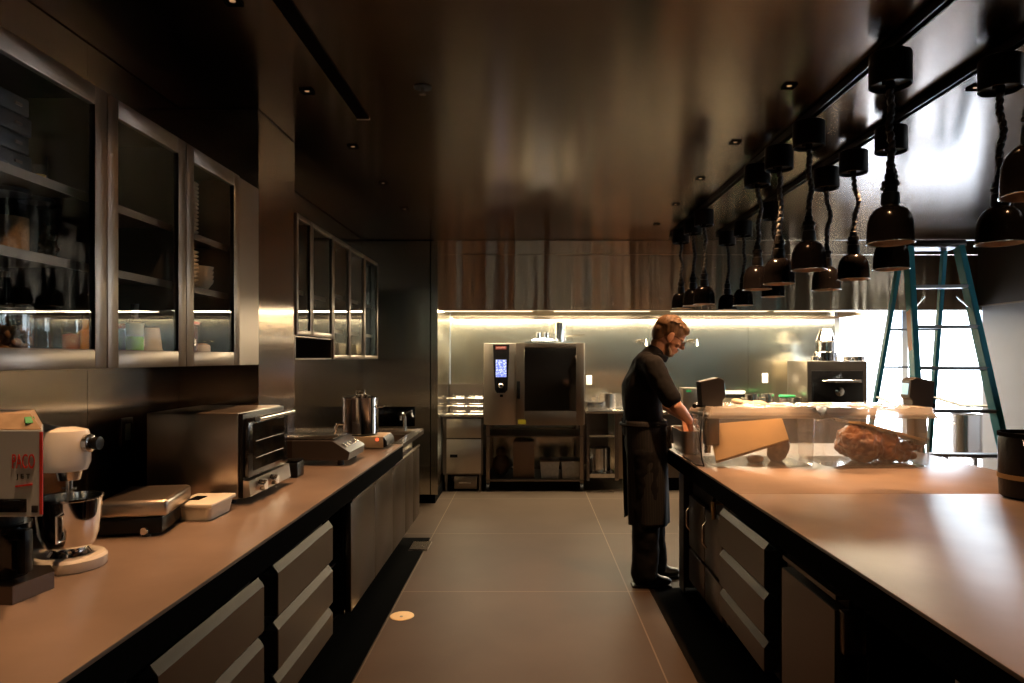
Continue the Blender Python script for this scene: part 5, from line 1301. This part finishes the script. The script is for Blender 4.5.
# shoes
m = MB()
for f in (fR, fL):
    m.ball(f+H(-.02, 0, -.022), (.062, .045, .045), 18); m.ball(f+H(.09, 0, -.034), (.090, .048, .034), 20); m.ball(f+H(.04, 0, -.022), (.08, .044, .044), 18)
so = m.build('shoes', mat('black leather shoe', (.010, .007, .005), .35), t_cook); remesh(so, .007, 3)
so_m = MB()
for f in (fR, fL): so_m.box(f.x-.085, f.x+.175, f.y-.042, f.y+.042, 0, .016, .005)
so_m.build('sole', RUBBER, t_cook)
# apron: wraps hips from the front, long to mid-shin, with pinstripes and a waist tie
def apron_mat():
    m = mat('pinstriped dark apron', (.02, .017, .015), .8)
    N = m.node_tree; b = N.nodes['Principled BSDF']
    uv = N.nodes.new('ShaderNodeUVMap'); sp = N.nodes.new('ShaderNodeSeparateXYZ'); N.links.new(uv.outputs[0], sp.inputs[0])
    a = N.nodes.new('ShaderNodeMath'); a.operation = 'MULTIPLY'; a.inputs[1].default_value = 46; N.links.new(sp.outputs[0], a.inputs[0])
    f = N.nodes.new('ShaderNodeMath'); f.operation = 'FRACT'; N.links.new(a.outputs[0], f.inputs[0])
    l = N.nodes.new('ShaderNodeMath'); l.operation = 'LESS_THAN'; l.inputs[1].default_value = .16; N.links.new(f.outputs[0], l.inputs[0])
    mx = N.nodes.new('ShaderNodeMix'); mx.data_type = 'RGBA'; mx.inputs[6].default_value = (.006, .005, .0045, 1); mx.inputs[7].default_value = (.022, .016, .012, 1)
    N.links.new(l.outputs[0], mx.inputs[0]); N.links.new(mx.outputs[2], b.inputs['Base Color'])
    return m
bm = bmesh.new(); uvl = bm.loops.layers.uv.new('UVMap'); NU, NV = 60, 30; G = []
for j in range(NV+1):
    v = j/NV; z = 1.09-.68*v; row = []
    for i in range(NU+1):
        u = i/NU; a_ = math.radians(-150+300*u)
        rx = .150-.004*v+.007*math.sin(u*38+v*2)*v; ry = .188+.002*v+.006*math.sin(u*38+v*2)*v
        ox_ = .772+.020*v
        row.append((bm.verts.new((ox_+rx*math.cos(a_), CY+ry*math.sin(a_), z-.03*(1-math.cos(a_))*0)), u, v))
    G.append(row)
for j in range(NV):
    for i in range(NU):
        q = [G[j][i], G[j][i+1], G[j+1][i+1], G[j+1][i]]
        fc = bm.faces.new([p[0] for p in q]); fc.smooth = True
        for lp_, p in zip(fc.loops, q): lp_[uvl].uv = (p[1], p[2])
bmesh.ops.translate(bm, vec=-Vector((CX, CY, 0)), verts=bm.verts)
me = bpy.data.meshes.new('apron'); bm.to_mesh(me); bm.free(); ap = bpy.data.objects.new('apron', me); COL.objects.link(ap); ap.parent = t_cook; me.materials.append(apron_mat())
sm = ap.modifiers.new('s', 'SOLIDIFY'); sm.thickness = .004
MB().tube([Vector((.772+.150*math.cos(a*PI/16), CY+.190*math.sin(a*PI/16), 1.06)) for a in range(32)], .010, 6, True).build('apron_string', APR, t_cook)
t = thing('kitchen_towel', 'grey towel hanging from the apron string of the cook', 'towel', (.93, CY-.10, 1.0))
m = MB()
V = []
for j in range(12):
    row = []
    for i in range(8):
        u = i/7; row.append(m.bm.verts.new((.895+.035*u+.006*math.sin(j*.7+i), CY-.165+.055*u+.006*math.sin(i*2.2), 1.06-.15*j/11)))
    V.append(row)
for j in range(11):
    for i in range(7): m.bm.faces.new((V[j][i], V[j][i+1], V[j+1][i+1], V[j+1][i]))
tw = m.build('cloth', mat('grey striped towel', (.22, .18, .14), .9, noise=.4, nscale=40), t); sd_ = tw.modifiers.new('s', 'SOLIDIFY'); sd_.thickness = .006

# ================================================================ greenery outside the rear window (seen only in reflections)
m = MB(); rnd = random.Random(3)
for k in range(170): m.ball((rnd.uniform(-9, 14), rnd.uniform(-11, -9), rnd.uniform(.5, 7.5)), (rnd.uniform(.6, 1.2),)*3, 8)
hg = m.build('garden_hedge', mat('sunlit leaves', (.012, .014, .003), .8, noise=.6, nscale=3, bump=.5))
tag(hg, 'leafy green hedge outside the rear window', 'hedge', kind='stuff')
g = MB().box(-12, 16, -16, YR-.25, -.25, -.01).build('ground', mat('outdoor paving', (.35, .35, .33), .8)); g['kind'] = 'structure'
g = MB().box(-2, 14, YB+.6, 24, -.25, -.01).build('ground', mat('terrace paving', (.56, .62, .70), .8)); g['kind'] = 'structure'
